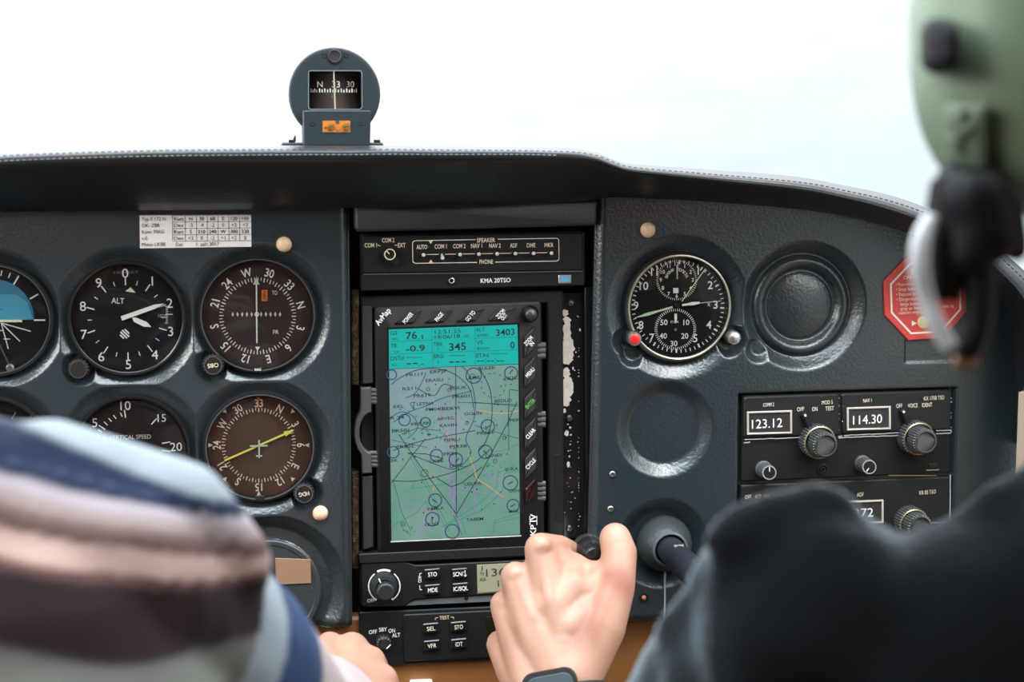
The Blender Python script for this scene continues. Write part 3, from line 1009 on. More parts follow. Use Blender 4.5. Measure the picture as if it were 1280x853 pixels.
cxs = [223.5, 238.5, 252, 265.7, 279, 292.6, 306.5]
for r_, row in enumerate(tab):
    for c_, s_ in enumerate(row):
        m.text(s_, cxs[c_], rows[r_] - c_ * 0.08, 4.3, None if c_ else 11.5, 0, r_ % 2 == 0, w=0.0008)
for s_, y, wd in (('Typ F 172 N', 274, 29), ('OK- ZBR', 282, 22), ('Kom: MAG', 290, 27), ('v.\u010d:', 298, 8), ('Misto LKBE', 305.8, 29)):
    m.text(s_, 177.3, y, 4.4, wd, 0, False, 'L', w=0.0008)
m.text('Dat:', 220, 305.6, 4.4, 9, 0, False, 'L', w=0.0008); m.text('1. z\u00e1\u0159\u00ed 2017', 245.5, 305.3, 4.4, 28, 0, False, 'L', w=0.0008)
m.build('printed_table', INK)

# --- red octagonal detector sticker
T = Thing('carbon_monoxide_detector', 'red octagonal carbon monoxide detector badge with white border', 'detector', 1155, 372, 0.0)
oc = [(1103.6, 352), (1133, 321), (1176, 318), (1206, 348), (1207, 389), (1178, 422), (1134, 425), (1105, 394)]
m = T.mb(); m.quad(oc, -0.0003, 0.0022, 0.0004); m.build('badge', mat('badge_red', (0.60, 0.055, 0.05), 0.5))
oi = [(1155 + (x - 1155) * 0.84, 372 + (y - 372) * 0.84) for x, y in oc]
m = T.mb(); m.line(oi, 2.6, 0.0025, 0, True)
for s_, px, py, h, wd in (('Ea', 1137.3, 339.5, 6.5, 9.5), ('CARBON M', 1127.5, 346.8, 4.2, 31), ('\u2022 Remove butto', 1118, 355.5, 4.2, 32), ('\u2022 Snap button', 1118.3, 361.8, 4.2, 30),
                           ('\u2022 Expose in c', 1118.6, 368, 4.2, 29), ('\u2022 Dangerous CO', 1119, 374.2, 4.2, 35), ('beige button', 1124, 380, 4.2, 26), ('gray or black', 1124, 385.6, 4.2, 29), ('HARVEY-WESTBU', 1122, 391.5, 3.2, 35),
                           ('rk', 1184.5, 369, 4.2, 4.5), ('ON, NJ', 1177, 383, 3.2, 14)):
    m.text(s_, px, py, h, wd, -2, h > 6, 'L', w=0.0025)
m.poly([(1138, 400.5), (1138, 407.5), (1144.5, 403.8)], 0.0025)
m.build('printed_text', mat('badge_white', (0.80, 0.74, 0.62), 0.6))
m = T.mb(); m.lathe(1152.5, 402.5, [(8, 0.002), (7.8, 0.003), (6, 0.0034), (1e-4, 0.0035)], n=28); m.build('detector_button', mat('badge_yellow', (0.66, 0.52, 0.20), 0.5))

# ------------------------------------------------------------------ radio stack
T = Thing('stack_hood', 'padded dark bar above the audio panel and under the glareshield', 'trim', 592, 272, 0.006)
m = T.mb()
q0 = [(441.5, 253), (744, 249), (742, 281.5), (442.5, 289.5)]
m.quad(q0, -0.012, 0.0095, 0.0026, r=7); m.build('padded_bar', HOOD, sharp=60)

# --- audio panel
T = Thing('audio_panel', 'black audio selector panel with a row of eight tiny toggle switches', 'radio', 590, 326, 0.010)
m = T.mb(); m.quad([(449.5, 292.5), (731, 289), (731, 357), (450.5, 364)], -0.02, 0.0016, 0.0012, r=3); m.build('case_front', CASE)
m = T.mb(); m.quad([(452.5, 294), (727.5, 290.8), (727.5, 338), (453, 342)], 0.0, 0.0036, 0.0014, r=3); m.build('upper_plate', CASE)
ZP = 0.0040
m = T.mb()
fr = [(519, 300.6), (593.5, 299.3)], [(621, 298.8), (694, 297.6), (696, 298.2), (697.2, 300), (697.4, 323), (696.5, 325), (694.5, 326), (618, 327.3)], [(595.5, 327.7), (519, 328.8), (516.5, 328), (515.3, 326), (515, 304), (516, 301.6), (519, 300.6)]
for pl in fr: m.line(pl, 1.0, ZP)
m.line([(526, 318), (690, 315.4)], 0.9, ZP)
m.poly([(535, 301), (540.5, 300.8), (537.6, 304.6)], ZP); m.poly([(535, 328.4), (540.5, 328.2), (538, 324)], ZP)
for s_, px, py, wd in (('COM 1', 463, 306.3, 15), ('COM 2', 484.7, 300, 15), ('EXT', 501.5, 306.2, 9.5), ('SPEAKER', 606.5, 300, 23), ('PHONE', 606.8, 326.9, 17),
                       ('AUTO', 526.6, 308.4, 13.4), ('COM 1', 550, 307.8, 15), ('COM 2', 573.2, 307.4, 15.5), ('NAV 1', 594.8, 307, 14), ('NAV 2', 617.6, 306.8, 14.5), ('ADF', 640.8, 306.6, 9), ('DME', 662.7, 306.3, 11), ('MKR', 685, 306, 11.5)):
    m.text(s_, px, py, 5.2, wd, -0.6, True, w=ZP)
m.line([(471.5, 306), (475, 307.2)], 0.9, ZP); m.line([(492.8, 306.3), (496, 306.2)], 0.9, ZP)
m.text('KMA 20TSO', 619, 350.4, 5.4, 38, -0.6, True, w=0.0019, mi=1)
m.build('lettering', [CREAM, WHITE])
for i, (px, py) in enumerate(((528, 317.8), (551.5, 317.3), (573.3, 317.2), (596.6, 316.8), (619.2, 316.4), (642, 316), (664.6, 315.8), (686.8, 315.5))):
    m = T.mb(); m.lathe(px, py, [(4.0, 0.0034), (3.9, 0.0046), (3.0, 0.0050), (1.6, 0.0046)], n=18, cap=True); s_ = m.build('toggle_switch', BLACK)
    dy = 4.6 if i == 1 else 0.2
    x0, z0 = T.pt(px, py); x1, z1 = T.pt(px, py + dy)
    m = T.mb(); m.tube([(x0, 0.0044, z0), ((x0 + x1) / 2, 0.0064, (z0 + z1) / 2), (x1, 0.0084, z1), (x1, 0.0091, z1)], [0.0006, 0.0010, 0.00135, 0.0008]); m.build('lever', mat('pale_lever', (0.66, 0.67, 0.66), 0.35), s_)
m = T.mb()
m.gear(486, 317, 8.2, 16, 0.7, 0.0036, 0.0095, 0.0008)
x_, z_ = T.pt(486, 317)
m.prism([(482, 322), (490, 314.5), (499.5, 327.5), (493, 332.5)], 0.0036, 0.0085, 0.0007)
k = m.build('selector_knob', BLACK)
m = T.mb(); m.ring(486, 317, 6.4, 1.3, 0.0097, 0); m.line([(481.5, 312.5), (485.5, 316.5)], 1.2, 0.0097, 0); m.build('knob_line', CREAM, k)
m = T.mb(); m.lathe(564, 350.8, [(5.4, 0.001), (5.2, 0.0024), (3.6, 0.0026), (2.4, 0.0020), (2.2, 0.0004)], n=22, cap=True); m.lathe(564, 350.8, [(3.6, 0.0027), (2.9, 0.0029), (2.4, 0.0027)], mi=1, n=22); m.build('jack', [BLACK, METAL])
m = T.mb(); m.rrect(705.6, 348.8, 16.5, 11, 0.0012, 0.0022, 1, 0.0003); m.rrect(705.6, 348.8, 12.5, 7.6, 0.0018, 0.0024, 0.8, 0.0001, mi=1); m.build('foil_label', [SILVER, mat('label_blue', (0.10, 0.34, 0.52), 0.5)])
m = T.mb(); m.line([(454, 342.6), (600, 340.6), (727, 338.6)], 0.8, 0.0037); m.build('worn_edge', mat('worn_edge_grey', (0.11, 0.12, 0.12), 0.5))

# --- moving map display in its cradle
YM = 0.020
T = Thing('map_cradle', 'dark ribbed mounting cradle around the moving map screen', 'bracket', 560, 525, YM)
m = T.mb()
m.quad([(449, 370), (702, 362.5), (704, 378), (466, 385.5), (451, 386)], -0.01, 0.0050, 0.0012)
m.quad([(682, 363.2), (702, 362.5), (704, 684), (684, 684)], -0.01, 0.0053, 0.0012)
m.quad([(450, 383), (466, 382.5), (469, 690), (452, 690)], -0.01, 0.0015, 0.0008)
m.build('frame', CASE)
m = T.mb(); m.quad([(691, 566), (699, 566), (700, 650), (692, 650)], 0.004, 0.0056, 0.0004); m.build('inset_strip', BLACK)
m = T.mb(); m.quad([(451.5, 382), (464, 381.5), (465, 477), (452.5, 478)], 0.0, 0.009, 0.0012, r=1.5); m.build('upper_rail', DARKPL)
m = T.mb(); m.quad([(452, 593), (464.5, 592.5), (465.5, 680), (453, 684)], 0.0, 0.009, 0.0012, r=1.5); m.build('lower_rail', DARKPL)
cp = [(449.5, 482.5), (462.5, 481.5), (463, 513)]
cp += [(463.5 - 15.5 * math.sin(R(a)), 538 - 25 * math.cos(R(a))) for a in range(15, 170, 14)]
cp += [(463, 562.5), (463.5, 588), (451.5, 589), (451, 571)]
cp += [(463.5 - 22 * math.sin(R(a)), 538 + 34 * math.cos(R(a))) for a in range(38, 150, 14)]
cp += [(449.5, 508)]
m = T.mb(); m.prism(cp, 0.0, 0.011, 0.0008); lt = m.build('thumb_latch', GREYPL)
def ribs(T, x0, x1, ys, w0, w1, name, parent=None):
    m = T.mb()
    for y in ys:
        a, b = T.pt(x0, y), T.pt(x1, y)
        m.tube([(a[0], (w0 + w1) / 2, a[1]), (b[0], (w0 + w1) / 2, b[1])], (w1 - w0) / 2, n=10)
    return m.build(name, GREYPL, parent)
ribs(T, 460, 472, (486, 491, 496, 500.5), 0.006, 0.0095, 'grip_ribs', lt)
ribs(T, 461, 473, (564, 569, 574, 579), 0.006, 0.0095, 'grip_ribs', lt)
for ys in ((430, 436.5, 443), (515.5, 522, 528.5), (602, 608, 614, 620)):
    ribs(T, 669, 679, ys, 0.006, 0.0105, 'grip_ribs')

T = Thing('map_display', 'portable moving map display with lit green aeronautical chart', 'display', 566, 530, YM)
m = T.mb(); m.quad([(466.5, 381.5), (674, 374), (678, 684), (471, 689)], -0.01, 0.010, 0.0016, r=7); m.build('case', BLACK, sharp=50)
WS = 0.0102
m = T.mb(); m.quad([(482, 407.5), (646.5, 401.3), (649.5, 666.5), (485.5, 674.5)], 0.006, WS, 0.0002)
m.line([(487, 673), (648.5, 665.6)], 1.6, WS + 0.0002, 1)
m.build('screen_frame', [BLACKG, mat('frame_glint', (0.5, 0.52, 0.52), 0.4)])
TEAL = mat('screen_teal', (0.0, 0.05, 0.05), 0.35, emit=((0.012, 0.50, 0.44), 0.72))


def chart_mat():
    m_ = bpy.data.materials.new('screen_chart'); m_.use_nodes = True
    nt = m_.node_tree; b = nt.nodes['Principled BSDF']
    b.inputs['Base Color'].default_value = (0.02, 0.03, 0.03, 1); b.inputs['Roughness'].default_value = 0.35
    tc = nt.nodes.new('ShaderNodeTexCoord'); n = nt.nodes.new('ShaderNodeTexNoise'); n.inputs['Scale'].default_value = 22; n.inputs['Detail'].default_value = 3
    r = nt.nodes.new('ShaderNodeValToRGB'); el = r.color_ramp.elements
    el[0].position = 0.30; el[0].color = (0.13, 0.34, 0.27, 1)
    el[1].position = 0.72; el[1].color = (0.30, 0.42, 0.50, 1)
    el.new(0.48).color = (0.17, 0.40, 0.30, 1)
    el.new(0.60).color = (0.24, 0.42, 0.34, 1)
    nt.links.new(tc.outputs['Object'], n.inputs['Vector']); nt.links.new(n.outputs['Fac'], r.inputs[0])
    # the upper left of the chart shows pale blue urban ground
    sp = nt.nodes.new('ShaderNodeVectorMath'); sp.operation = 'DISTANCE'
    sp.inputs[1].default_value = (-0.022, 0, 0.022)
    mr = nt.nodes.new('ShaderNodeMapRange'); mr.inputs['From Min'].default_value = 0.062; mr.inputs['From Max'].default_value = 0.012
    n2 = nt.nodes.new('ShaderNodeTexNoise'); n2.inputs['Scale'].default_value = 60; n2.inputs['Detail'].default_value = 4
    mu = nt.nodes.new('ShaderNodeMath'); mu.operation = 'MULTIPLY'
    mx = nt.nodes.new('ShaderNodeMix'); mx.data_type = 'RGBA'; mx.inputs[7].default_value = (0.42, 0.50, 0.66, 1)
    nt.links.new(tc.outputs['Object'], sp.inputs[0]); nt.links.new(sp.outputs['Value'], mr.inputs['Value'])
    nt.links.new(tc.outputs['Object'], n2.inputs['Vector']); nt.links.new(n2.outputs['Fac'], mu.inputs[0]); nt.links.new(mr.outputs[0], mu.inputs[1])
    nt.links.new(mu.outputs[0], mx.inputs[0]); nt.links.new(r.outputs[0], mx.inputs[6])
    nt.links.new(mx.outputs[2], b.inputs['Emission Color']); b.inputs['Emission Strength'].default_value = 0.66
    return m_


m = T.mb()
m.quad([(485, 459.5), (645, 453.3), (647, 664), (488, 672)], WS - 0.0002, WS + 0.0002); m.build('chart_screen', chart_mat())
m = T.mb()
m.quad([(484.5, 410), (643.8, 404), (645, 452.6), (485, 459)], WS - 0.0002, WS + 0.0002); m.build('data_header', TEAL)
SI = mat('screen_ink', (0.005, 0.008, 0.010), 0.6)
SN = mat('screen_navy', (0.004, 0.02, 0.06), 0.6, emit=((0.01, 0.06, 0.14), 0.5))
SP = mat('screen_purple', (0.10, 0.04, 0.14), 0.6, emit=((0.26, 0.16, 0.40), 0.7))
SO = mat('screen_ochre', (0.2, 0.1, 0.02), 0.6, emit=((0.40, 0.27, 0.10), 0.7))
SG = mat('screen_green', (0.01, 0.06, 0.05), 0.6, emit=((0.03, 0.24, 0.20), 0.7))
WI = WS + 0.0005
m = T.mb()
tl = mat('header_line', (0.0, 0.1, 0.1), 0.5, emit=((0.005, 0.16, 0.16), 0.7))
for pl in ([(537.8, 408), (538.8, 456.8)], [(590.8, 406), (591.8, 454.8)], [(485, 425), (538, 423)], [(591, 421), (644, 419)], [(485, 440.5), (645, 434.8)]):
    m.line(pl, 0.7, WI, 1)
B = True
for s_, px, py, h, wd, b_ in (('GS', 490.5, 414.3, 4.8, 8.2, False), ('76', 512.5, 417.3, 8.6, 13.5, B), ('.1', 523.8, 419.3, 4.8, 6, B), ('kts', 492, 421.3, 2.8, 7, False),
                              ('12:51:25', 557.5, 412.2, 4.8, 32, False), ('19/06/18', 557, 418.8, 4.8, 31, False), ('UTC', 580.5, 418.5, 3, 8, False),
                              ('ALT', 597.7, 410, 4.8, 11.5, False), ('3403', 628.8, 413.3, 7.6, 23.5, B), ('ft/MSL', 601.2, 417, 3.4, 15, False),
                              ('TR', 491, 430, 5, 7.5, False), ('-0.9', 517.5, 433.2, 7.2, 23.5, B), ('\u00b0/s', 493, 437.5, 3, 7, False),
                              ('TRK', 545.8, 428, 5, 11.5, False), ('345', 569.5, 431.2, 9, 21, B), ('T', 545.5, 435, 3.4, 2.4, False),
                              ('VS', 597, 426, 4.8, 8, False), ('0', 637.6, 429.2, 8, 5.4, B), ('ft/min', 601.5, 433, 3.4, 16, False),
                              ('DSTd', 494.8, 445.5, 5, 16, False), ('km', 491.5, 453.5, 3, 6, False), ('BRG', 546, 443, 5, 12, False), ('T', 545.5, 451, 3.4, 2.4, False), ('ETAd', 600.5, 441.8, 5, 15.5, False)):
    m.text(s_, px, py, h, wd, -2, b_, w=WI)
for x0, x1, y, wd in ((506.5, 527, 444.5, 0.9), (559.5, 580, 442.2, 0.9), (611, 632, 439.8, 0.9)):
    n_ = 8
    for i in range(n_):
        a = x0 + (x1 - x0) * i / n_
        m.line([(a, y), (a + (x1 - x0) / n_ * 0.6, y)], wd, WI)
for x0, y in ((506.5, 452.4), (514.5, 452), (559.5, 450.3), (567, 450), (574.5, 449.8)):
    m.line([(x0, y), (x0 + 5.3, y - 0.1)], 1.4, WI)
m.line([(524.5, 453), (527.5, 452.8)], 1.0, WI); m.line([(521.6, 455), (522.6, 455)], 1.2, WI)
for x0 in (593.5, 598.5, 606, 611, 618, 623): m.line([(x0, 449), (x0 + 4, 448.8)], 1.0, WI)
for x0 in (603.8, 616): m.line([(x0, 446.6), (x0 + 1, 446.6)], 1.2, WI); m.line([(x0, 450.6), (x0 + 1, 450.6)], 1.2, WI)
m.build('data_text', [SI, tl])
# chart lines: airspace rings, borders, routes
m = T.mb()
def circ(x, y, r, mi, wd=1.1, n=28): m.ring(x, y, r, wd, WI, mi, 0, 360, n)
for x, y, r in ((636, 464, 8), (589.6, 467, 9.5), (488, 466, 6), (607, 530, 8.3), (604, 561.5, 8.3), (543.5, 566, 7.5), (567.5, 571, 8.2), (635, 600, 9), (542, 621.5, 8), (538.5, 645, 8.3), (638.5, 628, 7.5),
                (563, 660, 8.5), (530, 525, 6), (504, 522, 7), (490, 562, 7)):
    circ(x, y, r, 1, 1.4)
circ(569, 571.5, 5, 2, 0.7); circ(610, 528, 9, 3, 0.6)
for i in range(26):
    if i % 2 == 0: m.ring(614, 479, 15, 0.9, WI, 1, i * 14, i * 14 + 12, 4)
for x, y, r in ((528.6, 588, 4.5), (581.5, 525.5, 2), (513.5, 502.5, 2.2), (533, 484, 2), (559.5, 485, 2), (616, 573, 2.4), (627.5, 544, 2.2), (502, 651, 2.6), (588, 468, 3)):
    circ(x, y, r, 0, 0.7, 14)
def pl(pts, wd=0.9, mi=0, sm=5):
    m.line(catmull(pts, sm) if sm else pts, wd, WI, mi)
pl([(567.3, 455.5), (567.8, 540), (568.2, 640)], 0.9, 0, 0)
pl([(497, 540), (522, 577), (568.2, 638.5)], 0.9, 0, 0)
pl([(568.2, 638.5), (600, 585), (632, 525), (643, 500)], 0.9, 0, 0)
pl([(488, 597), (510, 598), (530, 595.5), (560, 588), (590, 575), (610, 558)], 0.9, 0)
pl([(508, 563), (535, 574), (562, 583), (578, 575), (586, 562), (580, 545), (590, 520), (591, 495), (583, 465), (575, 456)], 1.0, 1)
pl([(508, 563), (530, 564), (552, 570)], 0.9, 0, 0)
pl([(490, 560), (508, 553), (530, 547), (560, 541), (592, 535)], 0.9, 0)
pl([(488, 547), (508, 551), (532, 556)], 0.7, 1, 0)
pl([(488, 478), (498, 470), (520, 460), (548, 459), (570, 468), (585, 485), (590, 510)], 1.1, 1)
pl([(505, 495), (518, 488), (528, 470), (530, 463)], 0.9, 1)
pl([(490, 525), (510, 512), (530, 505), (548, 496), (570, 490), (585, 487)], 0.9, 1)
pl([(520, 483), (540, 492), (552, 478), (566, 482)], 0.9, 0)
pl([(597, 458), (610, 485), (612, 520), (605, 548), (596, 560)], 1.0, 0)
pl([(590, 528), (610, 535), (645, 545)], 0.7, 1)
pl([(600, 562), (625, 560), (645, 552)], 0.7, 3)
pl([(570, 500), (645, 503)], 0.7, 1, 0)
pl([(590, 500), (645, 505)], 0.7, 1, 0); pl([(633, 505), (633, 560)], 0.8, 1, 0); pl([(634, 484), (646, 486)], 0.8, 1, 0); pl([(634, 484), (632, 530)], 0.8, 1, 0)
pl([(486, 520), (500, 512), (515, 518), (520, 532), (508, 545)], 0.9, 1)
pl([(488, 600), (512, 568), (530, 545)], 0.8, 0, 0)
pl([(500, 540), (520, 532), (545, 535)], 0.7, 0, 0)
for o_ in (0, 3.5): pl([(510 + o_, 566), (535 + o_, 612), (556 + o_, 660)], 0.9, 3, 0)
pl([(512, 607), (562, 600)], 0.8, 3, 0); pl([(512, 607), (517, 598)], 0.8, 3, 0)
pl([(544, 594), (562, 605)], 1.0, 0, 0); pl([(562, 605), (575, 600), (600, 580)], 1.0, 0, 0)
pl([(558, 651), (600, 634), (625, 610), (628, 588), (645, 585)], 0.9, 3, 0); pl([(550, 655), (596, 626), (618, 605), (620, 588), (640, 578)], 0.9, 3, 0)
pl([(490, 653), (520, 636), (530, 622)], 0.9, 3, 0); pl([(530, 622), (534, 632)], 0.9, 3, 0)
pl([(614, 662), (616, 647), (646, 637)], 0.9, 3, 0); pl([(616, 650), (647, 642)], 0.7, 3, 0)
pl([(570, 625), (580, 664)], 0.8, 3, 0); pl([(565, 640), (575, 664)], 0.8, 1, 0)
pl([(556, 580), (560, 600), (574, 662)], 0.8, 2, 0); pl([(558, 470), (562, 520), (562, 600), (568, 636)], 0.8, 2, 0)
pl([(548, 520), (556, 550), (563, 605), (564, 640)], 0.8, 2, 0)
pl([(562, 604), (590, 610), (632, 620)], 0.9, 2, 0); pl([(563, 603), (583, 640), (597, 663)], 0.8, 2, 0)
pl([(590, 577), (612, 593), (630, 603)], 0.9, 2, 0); pl([(562, 605), (590, 578)], 0.8, 2, 0); pl([(590, 578), (591, 640)], 0.7, 2, 0)
pl([(488, 619), (520, 630), (555, 640)], 0.8, 2, 0); pl([(534, 635), (524, 666)], 0.7, 2, 0); pl([(562, 605), (555, 630)], 0.7, 2, 0)
pl([(528, 470), (545, 500), (556, 545)], 0.7, 2, 0); pl([(486, 494), (500, 480), (512, 470)], 0.7, 2, 0)
pl([(583, 565), (590, 582), (594, 595), (605, 602), (618, 612), (630, 620)], 1.1, 4)
pl([(588, 508), (605, 512), (625, 514), (645, 511)], 0.9, 4)
pl([(543, 598), (540, 606), (538, 615)], 0.8, 4); pl([(551, 533), (560, 545), (568, 552)], 0.8, 4)
pl([(490, 598), (496, 618), (500, 635), (512, 660)], 0.6, 1); pl([(500, 655), (512, 665)], 1.0, 3)
random.seed(3)
for i in range(70):   # woods
    x, y = random.choice(((515, 540), (500, 535), (535, 530), (545, 540), (612, 585), (620, 580), (505, 655), (508, 512), (585, 520)))
    x += random.uniform(-12, 12); y += random.uniform(-7, 7); s_ = random.uniform(1.0, 2.8)
    m.poly([(x + s_ * math.cos(a) * random.uniform(0.5, 1.1), y + s_ * math.sin(a) * random.uniform(0.4, 1.0)) for a in (0.2, 1.2, 2.1, 3.2, 4.3, 5.4)], WI - 0.0002, 3)
for i in range(48):
    x, y = random.uniform(490, 642), random.uniform(468, 660)
    m.disc(x, y, 0.9, WI - 0.0003, WI, mi=0, n=8)
for x, y, a in ((636, 462, 40), (607, 531, 50), (604, 562, -40), (635, 600, 60), (541, 622, 130), (538, 645, 0), (638, 628, 60), (569, 572, 40)):
    m.tick(x, y, a, -3.5, 3.5, 1.2, WI + 0.0001, 0)
m.build('chart_lines', [SI, SN, SP, SG, SO])
m = T.mb()
for s_, px, py in (('PR117', 516.7, 465.6), ('ERPJP', 546, 461.7), ('RULEK', 606, 457.5), ('ERASU', 541, 472.6), ('LKMB', 588.6, 469.5), ('LKJC', 636, 470), ('R511', 510, 483), ('RISUK', 570.5, 482), ('PR619', 525.7, 491.5),
                   ('PR601', 574, 492.5), ('BEDLO', 626, 498), ('KKL', 496.6, 505), ('LETNA', 529.8, 501.7), ('PM040', 541, 508.5), ('BEKVI', 561.5, 507.5), ('GOLIN', 588.6, 513.8), ('ARVEG', 554.7, 520), ('PR577', 523, 526.6), ('KAVIN', 558, 528.5),
                   ('PEK', 640.5, 522), ('PR501', 499, 535), ('PR502', 504.6, 554.6), ('TIPRU', 562, 546.6), ('PJ538', 570.5, 554.6), ('PR56', 561, 563.6), ('LKBE', 543.8, 572.8), ('LKTC', 568.5, 578.5), ('LKNEV', 615, 566), ('SUKA', 636.5, 582.5),
                   ('USUPA', 588.6, 601), ('VAMLA', 542, 631.4), ('LKSO', 537.8, 651), ('TABEM', 591, 645), ('OSN', 639.5, 609.6), ('MOK', 639.5, 635), ('PR66', 602, 538), ('R 24', 495, 519), ('EK', 491.5, 572)):
    m.text(s_, px, py, 3.8, len(s_) * 4.25, -2, True, w=WI + 0.0003)
m.build('chart_names', SI)
# bezel buttons: slanted pads with print across them
def pad(cx, cy, pts, words_, name, mt=DARKPL, ink=WHITE, rot=-48, hh=5, wd=None):
    m = T.mb(); m.quad([(cx + a, cy + b) for a, b in pts], 0.009, 0.0118, 0.0006, r=2); b_ = m.build(name, mt)
    if words_:
        m = T.mb()
        for i, (s_, w_) in enumerate(words_):
            o = (i - (len(words_) - 1) / 2) * 5.6
            m.text(s_, cx + o * 0.75, cy + o * 0.66, hh, w_, rot, True, w=0.0121)
        m.build('lettering', ink, b_)
TOPP = [(-17, 7), (-5, -8), (18, -9), (7, 6)]
for cx, cy, wds in ((508, 395.3, [('POWER', 15.5)]), (546.5, 394, [('PAGE', 12)]), (585, 393, [('GO TO', 14.5)]), (624.5, 392, [('ZOOM', 13), ('OUT', 9)])):
    pad(cx, cy, TOPP, wds, 'menu_button')
SIDEP = [(-6.5, -6), (7, -20), (7, 6), (-6.5, 20)]
GRN = mat('green_print', (0.12, 0.42, 0.08), 0.6)
for cx, cy, wds, ink in ((659, 425.5, [('ZOOM', 13), ('IN', 5)], WHITE), (659, 463, [('MENU', 13.5)], WHITE), (659.3, 501.5, [('ENTER', 14.5)], GRN), (659.6, 538.5, [('CLEAR', 15)], WHITE), (659.8, 576, [('CYCLE', 15.5)], WHITE)):
    pad(cx, cy, SIDEP, wds, 'side_button', ink=ink)
pad(659.8, 611, [(-6, -4), (6.5, -17), (6.5, 4), (-6, 17)], None, 'sensor_window', mat('sensor_red', (0.020, 0.005, 0.005), 0.25))
m = T.mb(); m.lathe(659.5, 390.5, [(11, 0.0095), (10.5, 0.0112), (9.8, 0.0112), (9.4, 0.010)], n=32); b_ = m.build('joystick_collar', BLACK)
m = T.mb(); m.lathe(659.5, 390.5, [(7.6, 0.010), (8.0, 0.0135), (7.2, 0.0160), (4.5, 0.0175), (1e-4, 0.0180)], n=32); m.build('joystick', mat('joystick_rubber', (0.03, 0.032, 0.035), 0.35), b_)
m = T.mb(); m.text('AvMap', 477, 394, 7, 24, -50, True, w=0.0104); m.text('EKP IV', 663.5, 655, 7.2, 34, -89, True, w=0.0104)
m.line([(667.8, 641), (668.0, 652.5)], 0.8, 0.0104); m.line([(659.3, 641), (659.5, 652.5)], 0.8, 0.0104)
m.build('maker_lettering', WHITE)

# --- worn plate right of the display
T = Thing('side_plate', 'narrow black metal plate with chipped paint and three screws right of the map', 'plate', 718, 520, 0.022)
m = T.mb(); m.quad([(701, 366), (728, 365.5), (731, 672), (703, 673)], -0.01, 0.002, 0.0006); m.quad([(728, 358), (741, 357), (737, 690), (731, 690)], -0.01, 0.009, 0.0012, r=1); m.build('plate', BLACKG)
random.seed(11)
CHIPN = [0]
def chip(m, cx, cy, rx, ry, n=26, w=0.0023, jag=0.35):
    CHIPN[0] += 1; w += CHIPN[0] * 4e-6
    rx *= 1.3
    m.poly([(cx + rx * math.cos(2 * math.pi * i / n) * random.uniform(1 - jag, 1.1), cy + ry * math.sin(2 * math.pi * i / n) * random.uniform(1 - jag * 0.5, 1.05)) for i in range(n)], w)
m = T.mb()
for cx, cy, rx, ry in ((705.5, 391, 3.4, 4.5), (707.5, 400, 4, 5), (708, 416, 4.6, 16), (709.5, 436, 7, 16), (708, 447, 6, 9), (707, 466, 4, 7), (708.5, 484, 6.5, 14), (706.5, 500, 5, 9), (710, 476, 4, 6), (704.8, 513, 1.8, 3),
                       (707.5, 541, 2.4, 4), (712, 534, 1.2, 1.6), (709, 530, 1, 1), (712.8, 543, 1, 1.2), (712, 555, 0.8, 1), (709.5, 580, 1.6, 4), (711, 570, 0.8, 1.4), (712, 597, 0.6, 0.8), (715.5, 460, 0.9, 2), (724, 412, 0.9, 2), (722.5, 470, 0.8, 0.8), (722.5, 513, 1.2, 1),
                       (721, 395, 0.7, 0.8), (700.5, 628, 0.6, 0.6), (705, 640, 0.7, 0.7), (718, 622, 0.7, 0.7), (713, 627, 0.9, 0.6), (721.5, 552, 0.6, 0.6), (723, 590, 0.6, 0.6), (724, 645, 0.8, 0.8), (719, 440, 0.7, 1.2)):
    chip(m, cx, cy, rx, ry)
for i in range(40):
    chip(m, random.choice((random.gauss(709, 6), 722.5)), random.uniform(380, 660), random.uniform(0.3, 0.8), random.uniform(0.3, 0.9), 8)
o_ = m.build('worn_paint', WORN); o_['label'] = 'bare metal patches where the black paint has chipped'
for px, py in ((712.6, 378.5), (711, 523), (711, 660)):
    m = T.mb(); m.lathe(px, py, [(4.4, 0.0018), (4.2, 0.0030), (2.8, 0.0040), (1e-4, 0.0042)], n=20); m.line([(px - 2.4, py - 1.4), (px + 2.4, py + 1.4)], 1.0, 0.0043, 1); m.line([(px - 1.4, py + 2.4), (px + 1.4, py - 2.4)], 1.0, 0.0043, 1)
    m.build('screw', [METAL, INK])
m = T.mb()
for py in (378, 523, 660): m.disc(725, py, 1.2, 0.0008, 0.0022, n=12)
m.build('rivet', BLACK)

# --- radio transceiver under the map
T = Thing('radio_transceiver', 'black radio with round volume knob and grey liquid crystal screen under the map', 'radio', 585, 718, 0.016)
m = T.mb()
m.quad([(447.5, 690), (729, 677), (727, 745), (450, 757)], -0.02, 0.0, 0.0006, r=2)
m.quad([(447.5, 690), (729, 677), (729, 689), (448.2, 702)], 0.0, 0.007, 0.0025, r=1.5)
m.build('case', CASE)
m = T.mb(); m.quad([(450.5, 701.5), (505, 700), (518, 704.3), (727, 694.5), (726, 734), (517, 746.5), (503, 755.5), (452, 756)], 0.0, 0.0062, 0.0012, r=2); m.build('faceplate', BLACK)
m = T.mb(); m.quad([(503, 756), (518, 747.5), (726, 735.5), (726, 745.5)], 0.0, 0.0048, 0.0008); m.disc(581.8, 746, 2.6, 0.0046, 0.0052, n=16, mi=1); m.build('lower_strip', [mat('slate_strip', (0.11, 0.13, 0.145), 0.35), BLACKM])
WF = 0.0066
m = T.mb()
m.ring(479.5, 730, 19.5, 1.5, WF, 0, -145, -38); m.ring(479.5, 730, 19.5, 1.5, WF, 0, 38, 145)
m.poly(arc_pts(479.5, 730, 21.5, -26, 22, 10) + arc_pts(479.5, 730, 18.8, 22, -26, 10), WF)
